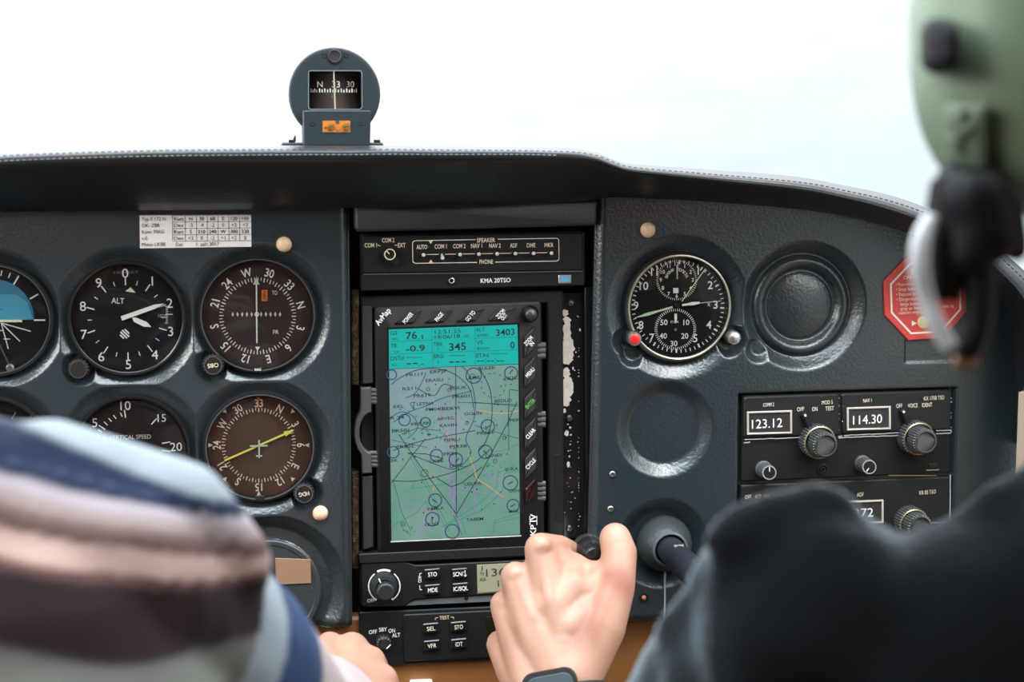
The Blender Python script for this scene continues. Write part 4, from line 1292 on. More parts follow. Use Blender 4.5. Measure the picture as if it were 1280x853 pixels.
m.text('OFF', 463, 747.8, 4.4, 9, -2, False, w=WF)
m.disc(468.7, 746.5, 1.6, WF - 0.0001, WF, n=10); m.disc(490, 746, 1.6, WF - 0.0001, WF, n=10)
m.line([(526, 714), (523.5, 714.2), (523.5, 717)], 0.9, WF); m.text('COM', 523.5, 721.5, 3.8, 8, -90, True, w=WF); m.line([(523.5, 729), (524, 734.5), (526.5, 734.2)], 0.9, WF)
m.build('lettering', WHITE)
m = T.mb(); m.lathe(478.5, 728.5, [(16.5, 0.0055), (16.2, 0.013), (15, 0.0142), (10.5, 0.0146)], n=40); m.gear(479.5, 730.5, 11, 22, 0.5, 0.014, 0.0215, 0.001, 0); k = m.build('volume_knob', RUBBER)
m = T.mb(); m.line([(471.5, 716.5), (475, 724)], 1.6, 0.0149); m.build('knob_line', WHITE, k)
BT = ((539, 714, 'STO', 11), (573, 713.4, 'SCN/\u2195', 17), (539.3, 733.5, 'MDE', 12), (574, 731.6, 'IC/SQL', 18))
for px, py, s_, wd in BT:
    m = T.mb(); m.rrect(px, py, 20, 12.8, 0.0058, 0.0084, 1.5, 0.0007, rot=-2.3); b_ = m.build('button', BLACKG)
    m = T.mb(); m.text(s_, px, py + 0.3, 5.2, wd, -2.3, True, w=0.0087); m.build('lettering', WHITE, b_)
LCD = mat('lcd_grey_green', (0.20, 0.20, 0.13), 0.5, emit=((0.30, 0.30, 0.20), 0.35))
m = T.mb(); m.quad([(594.5, 703.5), (700, 698), (700, 731), (595.5, 738.5)], 0.006, 0.0065, 0.0001); m.build('lcd_screen', LCD)
m = T.mb(); m.line([(594.5, 739), (700, 732)], 1.2, 0.0068, 1)
m.text('136.400', 634, 711, 9.4, 57, -2.5, False, w=0.0068); m.text('127.600', 643, 724.5, 7.6, 46, -2.5, False, w=0.0068)
m.text('SQL', 602.3, 721.2, 3.6, 8.5, -2.5, True, w=0.0068); m.text('TX', 601, 714.5, 4, 5.5, -2.5, True, w=0.0068); m.text('J', 600.3, 707.5, 4.4, 3, -2.5, False, w=0.0068)
m.build('lcd_digits', [INK, METAL])

# --- transponder
T = Thing('transponder', 'black transponder with four test keys below the radio with the screen', 'radio', 585, 796, 0.016)
m = T.mb(); m.quad([(448.5, 764), (727, 752), (726, 818), (449, 832)], -0.02, 0.004, 0.0010, r=2); m.build('case', BLACK)
m = T.mb(); m.quad([(503.5, 766), (725, 755.5), (724, 812), (504.5, 824.5)], 0.003, 0.0058, 0.0012, r=2); m.line([(505, 824.6), (724, 812.3)], 0.9, 0.0050, 1); m.build('key_plate', [BLACK, RIM])
m = T.mb()
for s_, px, py, wd in (('OFF', 465.6, 788, 10), ('SBY', 478.2, 785, 10), ('ON', 489, 786.5, 8), ('ALT', 494.6, 792, 10)): m.text(s_, px, py, 4.8, wd, -2, True, w=0.0044)
m.text('TEST', 554.3, 769.2, 4.6, 12.5, -2, True, w=0.0062, mi=1)
m.line([(543, 772), (543, 769.6), (546.5, 769.4)], 0.9, 0.0062, 1); m.line([(562, 768.8), (565.7, 768.6), (565.7, 771)], 0.9, 0.0062, 1)
m.disc(581, 814.5, 3, 0.0056, 0.0062, n=16, mi=2)
m.build('lettering', [WHITE, mat('warm_print', (0.66, 0.46, 0.32), 0.6), BLACKM])
m = T.mb(); m.quad([(605.5, 768.5), (706, 763.5), (706, 801), (606.5, 806.5)], 0.0052, 0.0061, 0.0001); m.build('code_window', mat('olive_window', (0.010, 0.012, 0.004), 0.35, spec=0.2))
m = T.mb(); m.gear(478.5, 799, 9.2, 14, 1.0, 0.003, 0.012, 0.0012); k = m.build('selector_knob', RUBBER)
m = T.mb(); m.line([(481.5, 804.5), (486.5, 799.5)], 1.5, 0.0123); m.build('knob_line', WHITE, k)
for px, py, s_, wd in ((537.3, 781.7, 'SEL', 10.5), (571.8, 779.7, 'STO', 10.5), (538.5, 803, 'VFR', 11), (572.2, 801, 'IDT', 9)):
    m = T.mb(); m.rrect(px, py, 20, 12.6, 0.0052, 0.0078, 1.5, 0.0007, rot=-2.3); b_ = m.build('key', BLACKG)
    m = T.mb(); m.text(s_, px, py + 0.3, 5.2, wd, -2.3, True, w=0.0081); m.build('lettering', CREAM, b_)

# --- communication and navigation radio on the right
YR = 0.003
T = Thing('communication_radio', 'black twin radio with two white-numbered windows below the red badge', 'radio', 1056, 544, YR)
m = T.mb(); m.quad([(927, 494.5), (1187.5, 486.5), (1187.5, 591), (925.5, 602)], -0.02, 0.0010, 0.0008); m.build('case', BLACKM)
m = T.mb()
m.quad([(928.5, 496), (1047.5, 492), (1047.5, 543), (928, 547.5)], 0.0008, 0.0030, 0.0010, r=4)
m.quad([(1051.5, 491.8), (1186.5, 488), (1186.5, 536), (1051.5, 542.5)], 0.0008, 0.0030, 0.0010, r=4)
m.build('upper_plates', CASE)
m = T.mb()
random.seed(5)
for a, b in (((929, 548.5), (1000, 546.2)), ((1046, 545), (1051, 544.6)), ((1053, 543.5), (1124, 540.2)), ((1168, 537.8), (1187, 537)), ((1046, 546.5), (1122, 543.5)), ((1168, 541.5), (1186, 540.6)), ((928, 553), (936, 552))):
    n_ = 14
    m.line([(a[0] + (b[0] - a[0]) * i / n_, a[1] + (b[1] - a[1]) * i / n_ + random.uniform(-0.3, 0.3)) for i in range(n_ + 1)], 0.9, 0.0032)
for i in range(30): m.disc(random.choice((1187, 1047, random.uniform(930, 1180))), random.uniform(492, 540), random.uniform(0.2, 0.5), 0.002, 0.0032, n=6)
m.build('worn_edge', mat('worn_white', (0.45, 0.47, 0.47), 0.6))
WD = 0.0034
m = T.mb()
for s_, px, py, h, wd in (('COMM 2', 958.8, 505.2, 4.4, 14), ('MOD 5', 1032, 502.3, 4.6, 14), ('OFF', 998.7, 510.8, 5, 9), ('ON', 1016.3, 510.6, 5, 7), ('TEST', 1035, 509.8, 5, 11), ('NAV 1', 1082, 500, 4.6, 11),
                          ('KX 175B TSO', 1165.2, 496.8, 4.8, 27), ('OFF', 1121.8, 506.6, 5, 8), ('VOICE', 1138.6, 506.2, 5, 13), ('IDENT', 1156.5, 505.4, 5, 13.5)):
    m.text(s_, px, py, h, wd, -1.8, False, w=WD)
m.build('lettering', CREAM)
def window(T, q, digits, px, py, h, wd, fm, w0=0.003):
    m = T.mb()
    m.quad(q, w0 - 0.001, w0 + 0.0004, 0.0001)
    for i in range(4):
        a, b = Vector(q[i]), Vector(q[(i + 1) % 4]); d = (b - a).normalized(); n = Vector((-d.y, d.x))
        m.prism([tuple(a - d * 1.1 - n * 1.1), tuple(b + d * 1.1 - n * 1.1), tuple(b - d * 0.9 + n * 0.9), tuple(a + d * 0.9 + n * 0.9)], w0, w0 + 0.0016, 0.0002, 1)
    m.text(digits, px, py, h, wd, -1.5, False, w=w0 + 0.0008, mi=2)
    return m.build('frequency_window', [mat('drum_black', (0.02, 0.021, 0.023), 0.4), fm, WHITE])
CF = mat('copper_frame', (0.62, 0.55, 0.50), 0.35, 0.35)
window(T, [(932.8, 515), (986.5, 513.2), (986.5, 539.8), (933, 541.3)], '123.12', 956.8, 528.5, 11, 39, CF)
window(T, [(1057.2, 509.8), (1109.5, 508), (1109.5, 534.5), (1057.5, 536)], '114.30', 1082, 523.5, 11, 38, CF)
KN = mat('ribbed_knob', (0.060, 0.063, 0.066), 0.40)
def dual(T, ox, oy, lx, ly, r0=21.5, name='tuning_knob'):
    m = T.mb(); m.gear(ox, oy, r0, 34, 1.9, 0.001, 0.0125, 0.0009); k = m.build(name, KN)
    m = T.mb(); m.lathe(ox, oy, [(r0 - 1.2, 0.0127), (r0 - 2.2, 0.0131), (r0 - 3.0, 0.0128)], n=40); m.build('brass_ring', mat('gilt_ring', (0.45, 0.36, 0.20), 0.35, 0.9), k)
    m = T.mb(); m.gear(ox, oy, 16.0, 28, 1.7, 0.0125, 0.0235, 0.0009); m.lathe(ox, oy, [(13.8, 0.0234), (13.6, 0.0240), (12.4, 0.0240), (12.0, 0.0233), (1e-4, 0.0233)], 1, n=36); m.build('inner_knob', [KN, mat('knob_cap_black', (0.012, 0.012, 0.012), 0.5, spec=0.15)], k)
    m = T.mb(); m.lathe(ox, oy, [(13.9, 0.0238), (13.6, 0.0244), (12.6, 0.0244), (12.3, 0.0238)], n=36); m.build('cap_rim', RIM, k)
    if lx is not None:
        a = Vector((lx - ox, ly - oy)).normalized(); nn = Vector((-a.y, a.x))
        m = T.mb()
        def pq(t, o): return (ox + a.x * t + nn.x * o, oy + a.y * t + nn.y * o)
        m.prism([pq(10, -4), pq(30, -3.2), pq(37, -3), pq(38, 0), pq(37, 3), pq(30, 3.2), pq(10, 4)], 0.0035, 0.0075, 0.0008)
        lv = m.build('lever', BLACK)
        m = T.mb(); m.disc(*pq(35.5, 0), 1.4, 0.007, 0.0078, n=10); m.build('lever_dot', WHITE, lv)
dual(T, 1017.5, 549.5, 1003, 519)
dual(T, 1140, 545, 1125, 514)
def small(T, px, py, a, w0=0.001, name='volume_knob'):
    m = T.mb(); m.lathe(px, py, [(10.5, w0), (10.3, w0 + 0.002), (9.2, w0 + 0.0024)], n=28); m.gear(px, py, 9.2, 20, 0.7, w0 + 0.002, w0 + 0.0135, 0.0008); k = m.build(name, mat('grey_knob', (0.075, 0.08, 0.083), 0.45))
    m = T.mb(); m.disc(px, py, 7.4, w0 + 0.0134, w0 + 0.0139, n=24); m.ring(px, py, 8.0, 1.2, w0 + 0.0140, 1); m.tick(px, py, a, 1.5, 7, 1.3, w0 + 0.0142, 2); m.build('knob_cap', [mat('knob_cap_black', (0.012, 0.012, 0.012), 0.5, spec=0.15), mat('pale_edge', (0.30, 0.31, 0.30), 0.5), CREAM], k)
small(T, 953.5, 586, 0); small(T, 1077, 579, 215)
m = T.mb(); m.lathe(1027.6, 586.5, [(7.5, 0.001), (7.3, 0.002), (5.6, 0.0022), (5.2, 0.0012), (3.2, 0.0012), (3, 0.0024), (1.6, 0.0024), (1.4, 0.001)], n=24, cap=True); m.build('jack', CASE)
m = T.mb(); m.rrect(1165, 582, 12, 6, 0.0005, 0.0022, 1, 0.0004); m.line([(1157, 587.6), (1173, 587)], 1.0, 0.0014, 1); m.build('latch', [CASE, mat('pale_edge', (0.30, 0.31, 0.30), 0.5)])

T = Thing('direction_finder_receiver', 'black direction finder receiver showing 372 behind the dark shirt', 'radio', 1056, 648, YR)
m = T.mb(); m.quad([(925, 606.5), (1185.5, 596), (1185.5, 690), (924, 700)], -0.02, 0.0018, 0.0008); m.build('case', CASE)
m = T.mb(); m.line([(1186.3, 593), (1185.6, 690)], 1.2, 0.0022); m.line([(1110, 594.2), (1170, 594.6)], 1.0, 0.001, 1); m.line([(1160, 653.5), (1184, 652)], 1.2, 0.0022); m.build('worn_edge', [mat('worn_white', (0.45, 0.47, 0.47), 0.6), mat('gilt_ring', (0.45, 0.36, 0.20), 0.35, 0.9)])
m = T.mb()
for s_, px, py, wd in (('OFF', 934, 620.8, 8), ('ADF', 946.5, 620.4, 8), ('ANT', 957.5, 620.1, 8.5), ('BFO', 970, 619.6, 8.5), ('ADF', 1074, 617.8, 9), ('KR 85 TSO', 1158, 614.8, 22)): m.text(s_, px, py, 5, wd, -2, False, w=0.0021)
m.build('lettering', CREAM)
window(T, [(1050, 627.2), (1101.3, 625.2), (1101.3, 652), (1050, 654)], ' 372', 1078, 640.5, 11, 25, CF, 0.0018)
small(T, 953, 634, -60, 0.0015, 'mode_knob')
dual(T, 1134, 650, None, None, 19.5)

# ------------------------------------------------------------------ yoke shaft
T = Thing('control_column', 'black control column shaft coming out of a grey rubber boot', 'control column', 829, 679, 0.010)
m = T.mb(); m.lathe(829, 679, [(36, -0.004), (35.5, 0.002), (33, 0.009), (29, 0.015), (23, 0.0195), (20.5, 0.0205), (19, 0.0190), (18, 0.015)], n=48); m.build('boot', mat('boot_rubber', (0.030, 0.035, 0.038), 0.45, spec=0.35, bump=(380, 0.4, 0.0012)))
m = T.mb(); m.lathe(829, 679, [(22.6, 0.0196), (21.8, 0.0208), (20.2, 0.0212), (19.0, 0.0206), (18.6, 0.0190)], n=48); m.build('boot_lip', mat('lip_grey', (0.085, 0.098, 0.105), 0.35))
m = T.mb(); x_, z_ = T.pt(829, 679)
m.tube([(x_, 0.006, z_), (x_, 0.04, z_), (x_, 0.10, z_), (x_, 0.125, z_)], 0.0098, n=28); c_ = m.build('shaft', mat('shaft_black', (0.018, 0.018, 0.026), 0.38))
m = T.mb(); m.tube([(x_ - 0.004, 0.044, z_ + 0.0092), (x_ + 0.003, 0.044, z_ + 0.0094)], 0.0009, n=8); m.build('safety_pin', METAL, c_)

# ------------------------------------------------------------------ magnetic compass on the glareshield
YC = -0.004
T = Thing('magnetic_compass', 'grey magnetic compass standing on top of the glareshield', 'compass', 418.5, 182, YC)
CG = mat('compass_enamel', (0.013, 0.0185, 0.023), 0.42, spec=0.3, bump=(500, 0.15, 0.0006))
m = T.mb()
m.lathe(418.5, 117, [(50, -0.045), (56, -0.040), (57, -0.004), (56.6, 0.0), (55, 0.0014), (52, 0.0016)], n=72); 
# face plate with a rectangular opening
u_ = T.u
ox, oz = T.pt(418.7, 112.6)
inner0 = rr(ox, oz, 66 * u_, 49 * u_, 5 * u_, 0, 5)
inner = []
for q0, q1 in zip(inner0, inner0[1:] + inner0[:1]):
    k_ = 14 if math.hypot(q1[0] - q0[0], q1[1] - q0[1]) > 15 * u_ else 1
    inner += [(q0[0] + (q1[0] - q0[0]) * j / k_, q0[1] + (q1[1] - q0[1]) * j / k_) for j in range(k_)]
fx, fz = T.pt(418.5, 117)
outer = []
for (a, b) in inner:
    an = math.atan2(b - fz, a - fx); outer.append((fx + 52 * u_ * math.cos(an), fz + 52 * u_ * math.sin(an)))
n_ = len(inner)
vs = [(a, -0.0016, b) for a, b in outer] + [(a, -0.0016, b) for a, b in inner] + [(ox + (a - ox) * 0.97, 0.006, oz + (b - oz) * 0.97) for a, b in inner]
m.add(vs, [(i, (i + 1) % n_, n_ + (i + 1) % n_, n_ + i) for i in range(n_)] + [(n_ + i, n_ + (i + 1) % n_, 2 * n_ + (i + 1) % n_, 2 * n_ + i) for i in range(n_)], 0, False)
m.disc(418.5, 117, 50, -0.045, -0.042, n=48)
m.build('housing', CG)
m = T.mb(); m.line([tuple(q) for q in [(385.6, 90), (387.5, 88.6), (450, 88.6), (452.2, 90.5), (452.4, 134), (450, 136.8), (387.5, 136.8), (385.4, 134.5)]], 1.2, 0.0020, 0, True); m.build('window_trim', mat('trim_grey', (0.10, 0.125, 0.14), 0.4))
m = T.mb()
nn_ = 16; rad_ = 42 * u_
cvs = []
for z in (T.pt(0, 137.5)[1], T.pt(0, 88)[1]):
    for i in range(nn_ + 1):
        a = R(-52 + 104 * i / nn_); cvs.append((ox + rad_ * math.sin(a), 0.026 - rad_ * math.cos(a) + 0.007, z))
m.add(cvs, [(i, i + 1, nn_ + 2 + i, nn_ + 1 + i) for i in range(nn_)])
m.build('compass_card', mat('card_brown', (0.115, 0.085, 0.070), 0.5))
m = T.mb()
for s_, px, h, mi in (('N', 400, 7.2, 1), ('33', 420, 7.8, 0), ('30', 438, 7, 2)):
    m.text(s_, px, 105.4, h, None, 1, False, w=-0.0005, mi=mi)
for i, x in enumerate([388.8, 391.2, 393.5, 396, 399.5, 402.6, 406, 409.5, 412.7, 416, 419.5, 423, 426.6, 430, 433.5, 436.8, 440, 443, 445.5]):
    big = i % 2 == 0
    mi = 2 if x < 393 or x > 441 else (1 if x < 397 else 0)
    m.line([(x, 110.6 if big else 112), (x + 0.1, 115.6)], 1.4 if 396 < x < 441 else 0.8, -0.0005, mi)
m.line([(415.5, 118.5), (415.6, 123)], 0.7, -0.0005, 2)
m.build('card_markings', [WHITE, mat('soft_print', (0.50, 0.49, 0.46), 0.6), mat('mid_print', (0.35, 0.34, 0.32), 0.6)])
m = T.mb(); m.quad([(416.4, 89), (417.8, 89), (419.8, 136.4), (418, 136.4)], 0.0002, 0.0008); m.build('lubber_line', CREAM)
m = T.mb(); m.rrect(418.7, 112.6, 66, 49, 0.0010, 0.0013, 5); m.build('window_glass', GLASS)
m = T.mb(); m.lathe(418.4, 70.6, [(9, 0.0012), (8.6, 0.0028), (7, 0.0030), (6, 0.0024), (1e-4, 0.0022)], n=28); m.build('filler_cap', mat('cap_dark', (0.018, 0.016, 0.018), 0.35))
for px, py in ((404.5, 69.6), (432.4, 69.6)):
    m = T.mb(); m.lathe(px, py, [(2.6, 0.0014), (2.3, 0.0022), (1e-4, 0.0020)], n=14); m.build('screw', BLACK)
m = T.mb()
m.quad([(377.6, 138.6), (462.4, 138.6), (461.4, 182.5), (378.6, 182.5)], -0.022, 0.0095, 0.0006, r=2)
b_ = m.build('adjuster_box', CG)
m = T.mb(); m.quad([(402.6, 151.4), (437, 151.4), (437, 165.4), (402.6, 165.4)], 0.0092, 0.0098, 0.0001); m.line([(402, 166), (437.6, 166)], 0.9, 0.0100, 1)
for px, r in ((412.8, 4.4), (432, 4.8)): m.lathe(px, 158.6, [(r, 0.0097), (r * 0.9, 0.0110), (1e-4, 0.0112)], 2, n=18); m.line([(px - r * 0.7, 159.6), (px + r * 0.7, 157.4)], 0.9, 0.0114, 3)
m.disc(421, 152.5, 2.4, 0.0096, 0.0102, n=14, mi=3); m.disc(422, 160.5, 3, 0.0096, 0.0102, n=12, mi=4); m.disc(406, 160, 1.3, 0.0096, 0.0102, n=10, mi=3)
m.build('adjuster_window', [mat('adjuster_orange', (0.34, 0.105, 0.014), 0.5, spec=0.2), RIM, mat('brass_screw', (0.40, 0.24, 0.05), 0.35, 0.8), INK, mat('adjuster_rust', (0.30, 0.09, 0.02), 0.5)], b_)
for px in (389.5, 449.5):
    m = T.mb(); m.lathe(px, 154.8, [(2.6, 0.0094), (2.2, 0.0102), (1e-4, 0.0100)], n=14); m.build('screw', BLACK, b_)
m = T.mb(); m.line([(378.6, 139.4), (461.8, 139.4)], 0.8, 0.0097); m.line([(379, 140), (379.4, 182)], 0.7, 0.0097); m.build('worn_edge', mat('trim_grey', (0.10, 0.125, 0.14), 0.4), b_)
m = T.mb()
bx_, bz_ = T.pt(415, 180)
m.quad([(353, 178.4), (477, 178.4), (479.5, 182.6), (351, 182.6)], -0.030, 0.006, 0.0012)
m.build('base_plate', CG)
for px in (365, 472):
    a = T.pt(px - 4, 176.6); b = T.pt(px + 4, 176.6); c = T.pt(px + (5 if px < 400 else -5), 169.5)
    m = T.mb(); m.tube([(a[0], -0.006, a[1]), (b[0], -0.006, b[1])], 0.0011, n=10); 
    if px < 400: m.tube([(b[0] - 0.0006, -0.006, b[1]), (c[0] - 0.0004, -0.006, c[1])], [0.0013, 0.0004], n=8)
    m.build('mounting_clip', BLACK)

# ------------------------------------------------------------------ people
def ball(c, r, vs, fs, n=16, sc=(1, 1, 1), rot=None):
    o = len(vs)
    for i in range(n // 2 + 1):
        th = math.pi * i / (n // 2)
        if i in (0, n // 2):
            v = Vector((0, 0, r * math.cos(th))); v = Vector(a * b for a, b in zip(v, sc))
            if rot: v = rot @ v
            vs.append(tuple(c + v)); continue
        for k in range(n):
            a = 2 * math.pi * k / n
            v = Vector((r * math.sin(th) * math.cos(a), r * math.sin(th) * math.sin(a), r * math.cos(th))); v = Vector(x * b for x, b in zip(v, sc))
            if rot: v = rot @ v
            vs.append(tuple(c + v))
    h = n // 2
    def idx(i, k):
        if i == 0: return o
        if i == h: return o + 1 + (h - 1) * n
        return o + 1 + (i - 1) * n + k % n
    for i in range(h):
        for k in range(n):
            q = [idx(i, k), idx(i + 1, k), idx(i + 1, k + 1), idx(i, k + 1)]
            if i == 0: q = [q[0], q[1], q[2]]
            elif i == h - 1: q = [q[0], q[1], q[3]]
            fs.append(tuple(q))


def blob(prims, voxel, smooth=6):
    """One continuous skin around tapered limbs (p0, r0, p1, r1) and ellipsoids ('e', centre, radius, scale, rotation)."""
    vs, fs = [], []
    for p in prims:
        if p[0] == 'e':
            ball(p[1], p[2], vs, fs, 24, p[3], p[4] if len(p) > 4 else None)
        else:
            a, ra, b, rb = p
            n = max(2, int((b - a).length / (0.35 * min(ra, rb))) + 1)
            n = min(n, 40)
            for i in range(n + 1):
                t = i / n
                ball(a.lerp(b, t), ra + (rb - ra) * t, vs, fs, 20)
    me = bpy.data.meshes.new('blob'); me.from_pydata(vs, [], fs)
    o = bpy.data.objects.new('blob', me); COL.objects.link(o)
    md = o.modifiers.new('r', 'REMESH'); md.mode = 'VOXEL'; md.voxel_size = voxel
    if smooth:
        ms = o.modifiers.new('s', 'SMOOTH'); ms.factor = 0.5; ms.iterations = smooth
    dg = bpy.context.evaluated_depsgraph_get()
    m2 = bpy.data.meshes.new_from_object(o.evaluated_get(dg))
    out_v = [Vector(v.co) for v in m2.vertices]; out_f = [tuple(p.vertices) for p in m2.polygons]
    bpy.data.objects.remove(o); bpy.data.meshes.remove(me); bpy.data.meshes.remove(m2)
    return out_v, out_f


def colour_attr(me, cols):
    at = me.color_attributes.new('tint', 'FLOAT_COLOR', 'POINT')
    flat = []
    for c in cols: flat += [c[0], c[1], c[2], 1.0]
    at.data.foreach_set('color', flat)


def attr_mat(name, rough, bump=None, sss=0.0, sheen=0.0, spec=0.4):
    m = mat(name, (0.5, 0.5, 0.5), rough, bump=bump, sss=sss, sheen=sheen, spec=spec)
    nt = m.node_tree
    a = nt.nodes.new('ShaderNodeAttribute'); a.attribute_name = 'tint'
    nt.links.new(a.outputs['Color'], nt.nodes['Principled BSDF'].inputs['Base Color'])
    return m


SKIN = attr_mat('skin', 0.48, bump=(650, 0.10, 0.0006), sss=0.15)
SKC = Vector((0.43, 0.235, 0.165))
SKR = Vector((0.27, 0.075, 0.05))
SKP = Vector((0.55, 0.34, 0.26))


def skin_cols(vs, spots):
    out = []
    for v in vs:
        c = SKC.copy()
        n = noise.noise(v * 90) * 0.5 + noise.noise(v * 260) * 0.25
        c = c.lerp(SKR, max(0, min(1, 0.06 + n * 0.22)))
        for p, r, k, col in spots:
            d = (v - p).length / r
            if d < 1: c = c.lerp(col, k * (1 - d * d) ** 2)
        out.append(c)
    return out


def HP(px, py, w):
    return P(px, py, -w * 0.001)


def hr(px_r, w):
    return px_r * (1.05 - w * 0.001) / FPX * 1.0


# ---- the right pilot's left hand around the throttle knob
def H(px, py, w, r): return (HP(px, py, w), hr(r, w))
def chain(*js):
    return [(a[0], a[1], b[0], b[1]) for a, b in zip(js, js[1:])]


I0, M0, R0, K0 = H(676, 687, 60, 22), H(645, 722, 58, 21), H(631, 757, 55, 20), H(626, 806, 52, 19.5)
WU, WR = H(674, 884, 104, 34), H(712, 880, 108, 40)
hand_pr = []
hand_pr += chain(WR, H(700, 800, 84, 36), I0)
hand_pr += chain(WR, H(676, 800, 82, 36), M0)
hand_pr += chain(WU, H(658, 812, 76, 33), R0)
hand_pr += chain(WU, H(646, 838, 74, 28), K0)
hand_pr += chain(H(690, 760, 74, 36), H(712, 735, 70, 28), H(740, 745, 70, 24))
hand_pr += [(H(705, 790, 80, 40)[0], hr(40, 80), H(735, 770, 78, 32)[0], hr(32, 78))]
# index finger hooks over the knob
hand_pr += chain(I0, H(700, 685, 46, 16.5), H(711, 690, 36, 15.5), H(722, 704, 22, 14), H(733, 712, 16, 12.5))
# other fingers fold down in front of the palm
hand_pr += chain(M0, H(648, 728, 26, 15.5), H(668, 742, 14, 14), H(694, 742, 24, 12))
hand_pr += chain(R0, H(634, 764, 24, 15), H(656, 776, 13, 13.5), H(682, 772, 24, 11.5))
hand_pr += chain(K0, H(632, 808, 26, 13.5), H(650, 814, 16, 12), H(672, 806, 26, 10.5))
# thumb
hand_pr += chain(H(728, 832, 96, 34), H(752, 786, 88, 32), H(770, 735, 78, 25.5), H(774, 692, 66, 24), H(769, 674, 56, 21.5))
hand_pr += chain(H(735, 740, 72, 22), H(752, 722, 70, 18))
hand_pr += chain(H(740, 800, 88, 34), H(712, 850, 100, 42))
hand_pr += chain(H(716, 704, 58, 15), H(734, 716, 62, 16), H(752, 716, 66, 16))
hand_pr += chain(H(690, 700, 60, 20), H(716, 716, 62, 20))
# knuckles and tendons raised under the skin
for j, w_, px in ((I0, 66, (678, 683)), (M0, 63, (645, 719)), (R0, 60, (632, 754)), (K0, 57, (627, 802))):
    hand_pr.append(('e', HP(px[0], px[1], w_), hr(14, w_), (1, 1, 1)))
for a, b in (((678, 700), (696, 800)), ((650, 735), (682, 810)), ((638, 770), (672, 825))):
    hand_pr += chain(H(a[0], a[1], 71.5, 7), H((a[0] + b[0]) / 2, (a[1] + b[1]) / 2, 86.5, 9), H(b[0], b[1], 96, 9))
# forearm up to the elbow, deep below the frame
ELR = Q(852, 1010, 0.72)
hand_pr += [(WU[0], WU[1], HP(690, 960, 150), hr(40, 150)), (WR[0], WR[1], HP(712, 955, 150), hr(44, 150))]
hand_pr += [(HP(700, 958, 150), hr(52, 150), ELR.lerp(HP(700, 958, 150), 0.4), 0.040), (ELR.lerp(HP(700, 958, 150), 0.4), 0.040, ELR, 0.043)]
hv, hf = blob(hand_pr, 0.0016, 7)
def on_skin(px, py):
    best = None
    for v in hv:
        q = to_px(v)
        if abs(q[0] - px) < 4 and abs(q[1] - py) < 4:
            k = (v - CAM).length
            if best is None or k < best[0]: best = (k, v)
    return best[1]


SK_SHADE = Vector((0.24, 0.085, 0.05))  # shading of the wrist hollow put into the skin colour
red = [(on_skin(px, py), r, k, c) for px, py, r, k, c in ((778, 726, 0.016, 0.8, SKR), (766, 716, 0.012, 0.55, SKR), (727, 794, 0.018, 0.8, SK_SHADE), (740, 768, 0.018, 0.35, SKR), (738, 778, 0.011, 0.4, SKR), (752, 750, 0.014, 0.3, SKR), (670, 672, 0.011, 0.6, SKP), (640, 706, 0.011, 0.5, SKP),
       (772, 660, 0.011, 0.6, SKP), (690, 683, 0.009, 0.35, SKR), (626, 742, 0.009, 0.35, SKR), (640, 790, 0.013, 0.35, SKR), (655, 735, 0.010, 0.25, SKR), (700, 740, 0.016, 0.4, SKP), (715, 770, 0.012, 0.3, SKP), (668, 700, 0.010, 0.25, SKR))]
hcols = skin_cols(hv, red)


def head_prims(c, k=1.0):
    """Skull, jaw, nose, lips and ears facing +Y."""
    V = Vector
    pr = [('e', c + V((0, -0.012, 0.035)) * k, 0.092 * k, (0.82, 1.04, 1.0)), ('e', c + V((0, 0.03, -0.03)) * k, 0.066 * k, (0.92, 0.95, 1.2)),
          (c + V((0, 0.055, -0.085)) * k, 0.022 * k, c + V((0, 0.05, -0.06)) * k, 0.035 * k),
          (c + V((0, 0.090, 0.012)) * k, 0.008 * k, c + V((0, 0.108, -0.024)) * k, 0.013 * k),
          (c + V((-0.02, 0.086, -0.052)) * k, 0.007 * k, c + V((0.02, 0.086, -0.052)) * k, 0.007 * k),
          (c + V((-0.045, 0.072, 0.022)) * k, 0.012 * k, c + V((0.045, 0.072, 0.022)) * k, 0.012 * k)]
    for s in (-1, 1):
        pr += [('e', c + V((s * 0.082, 0.0, -0.005)) * k, 0.030 * k, (0.30, 0.62, 1.05))]
        pr += [('e', c + V((s * 0.031, 0.083, 0.008)) * k, 0.011 * k, (1, 0.7, 0.8))]
    return pr


def join(parts):
    V_, F_ = [], []
    for v, f in parts:
        o = len(V_); V_ += v; F_ += [tuple(i + o for i in q) for q in f]
    return V_, F_


# right pilot: torso, upper arm, neck and head (mostly beyond the right edge)
def cap(px0, py0, d0, r0, px1, py1, d1, r1):
    return (Q(px0, py0, d0), r0 * d0 / FPX, Q(px1, py1, d1), r1 * d1 / FPX)


NECKR = Q(1520, 560, 0.60)
HEADR = Q(1545, 120, 0.62)
body_pr = [cap(1015, 805, .60, 135, 860, 1010, .72, 112), cap(1080, 860, .60, 150, 1480, 760, .60, 150), cap(1480, 640, .60, 170, 1530, 380, .61, 165),
           cap(1150, 1050, .60, 210, 1820, 1050, .60, 210), cap(1200, 1300, .60, 250, 1800, 1300, .60, 250), cap(1500, 760, .60, 160, 1920, 860, .60, 150)]
body_pr += head_prims(HEADR)
bv, bf = blob(body_pr, 0.005, 5)
person_v, person_f = join([(hv, hf), (bv, bf)])
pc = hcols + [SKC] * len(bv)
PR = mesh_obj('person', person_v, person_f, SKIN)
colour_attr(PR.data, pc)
tag(PR, 'person in a dark shirt at the right with hand gripping the throttle knob', 'person')

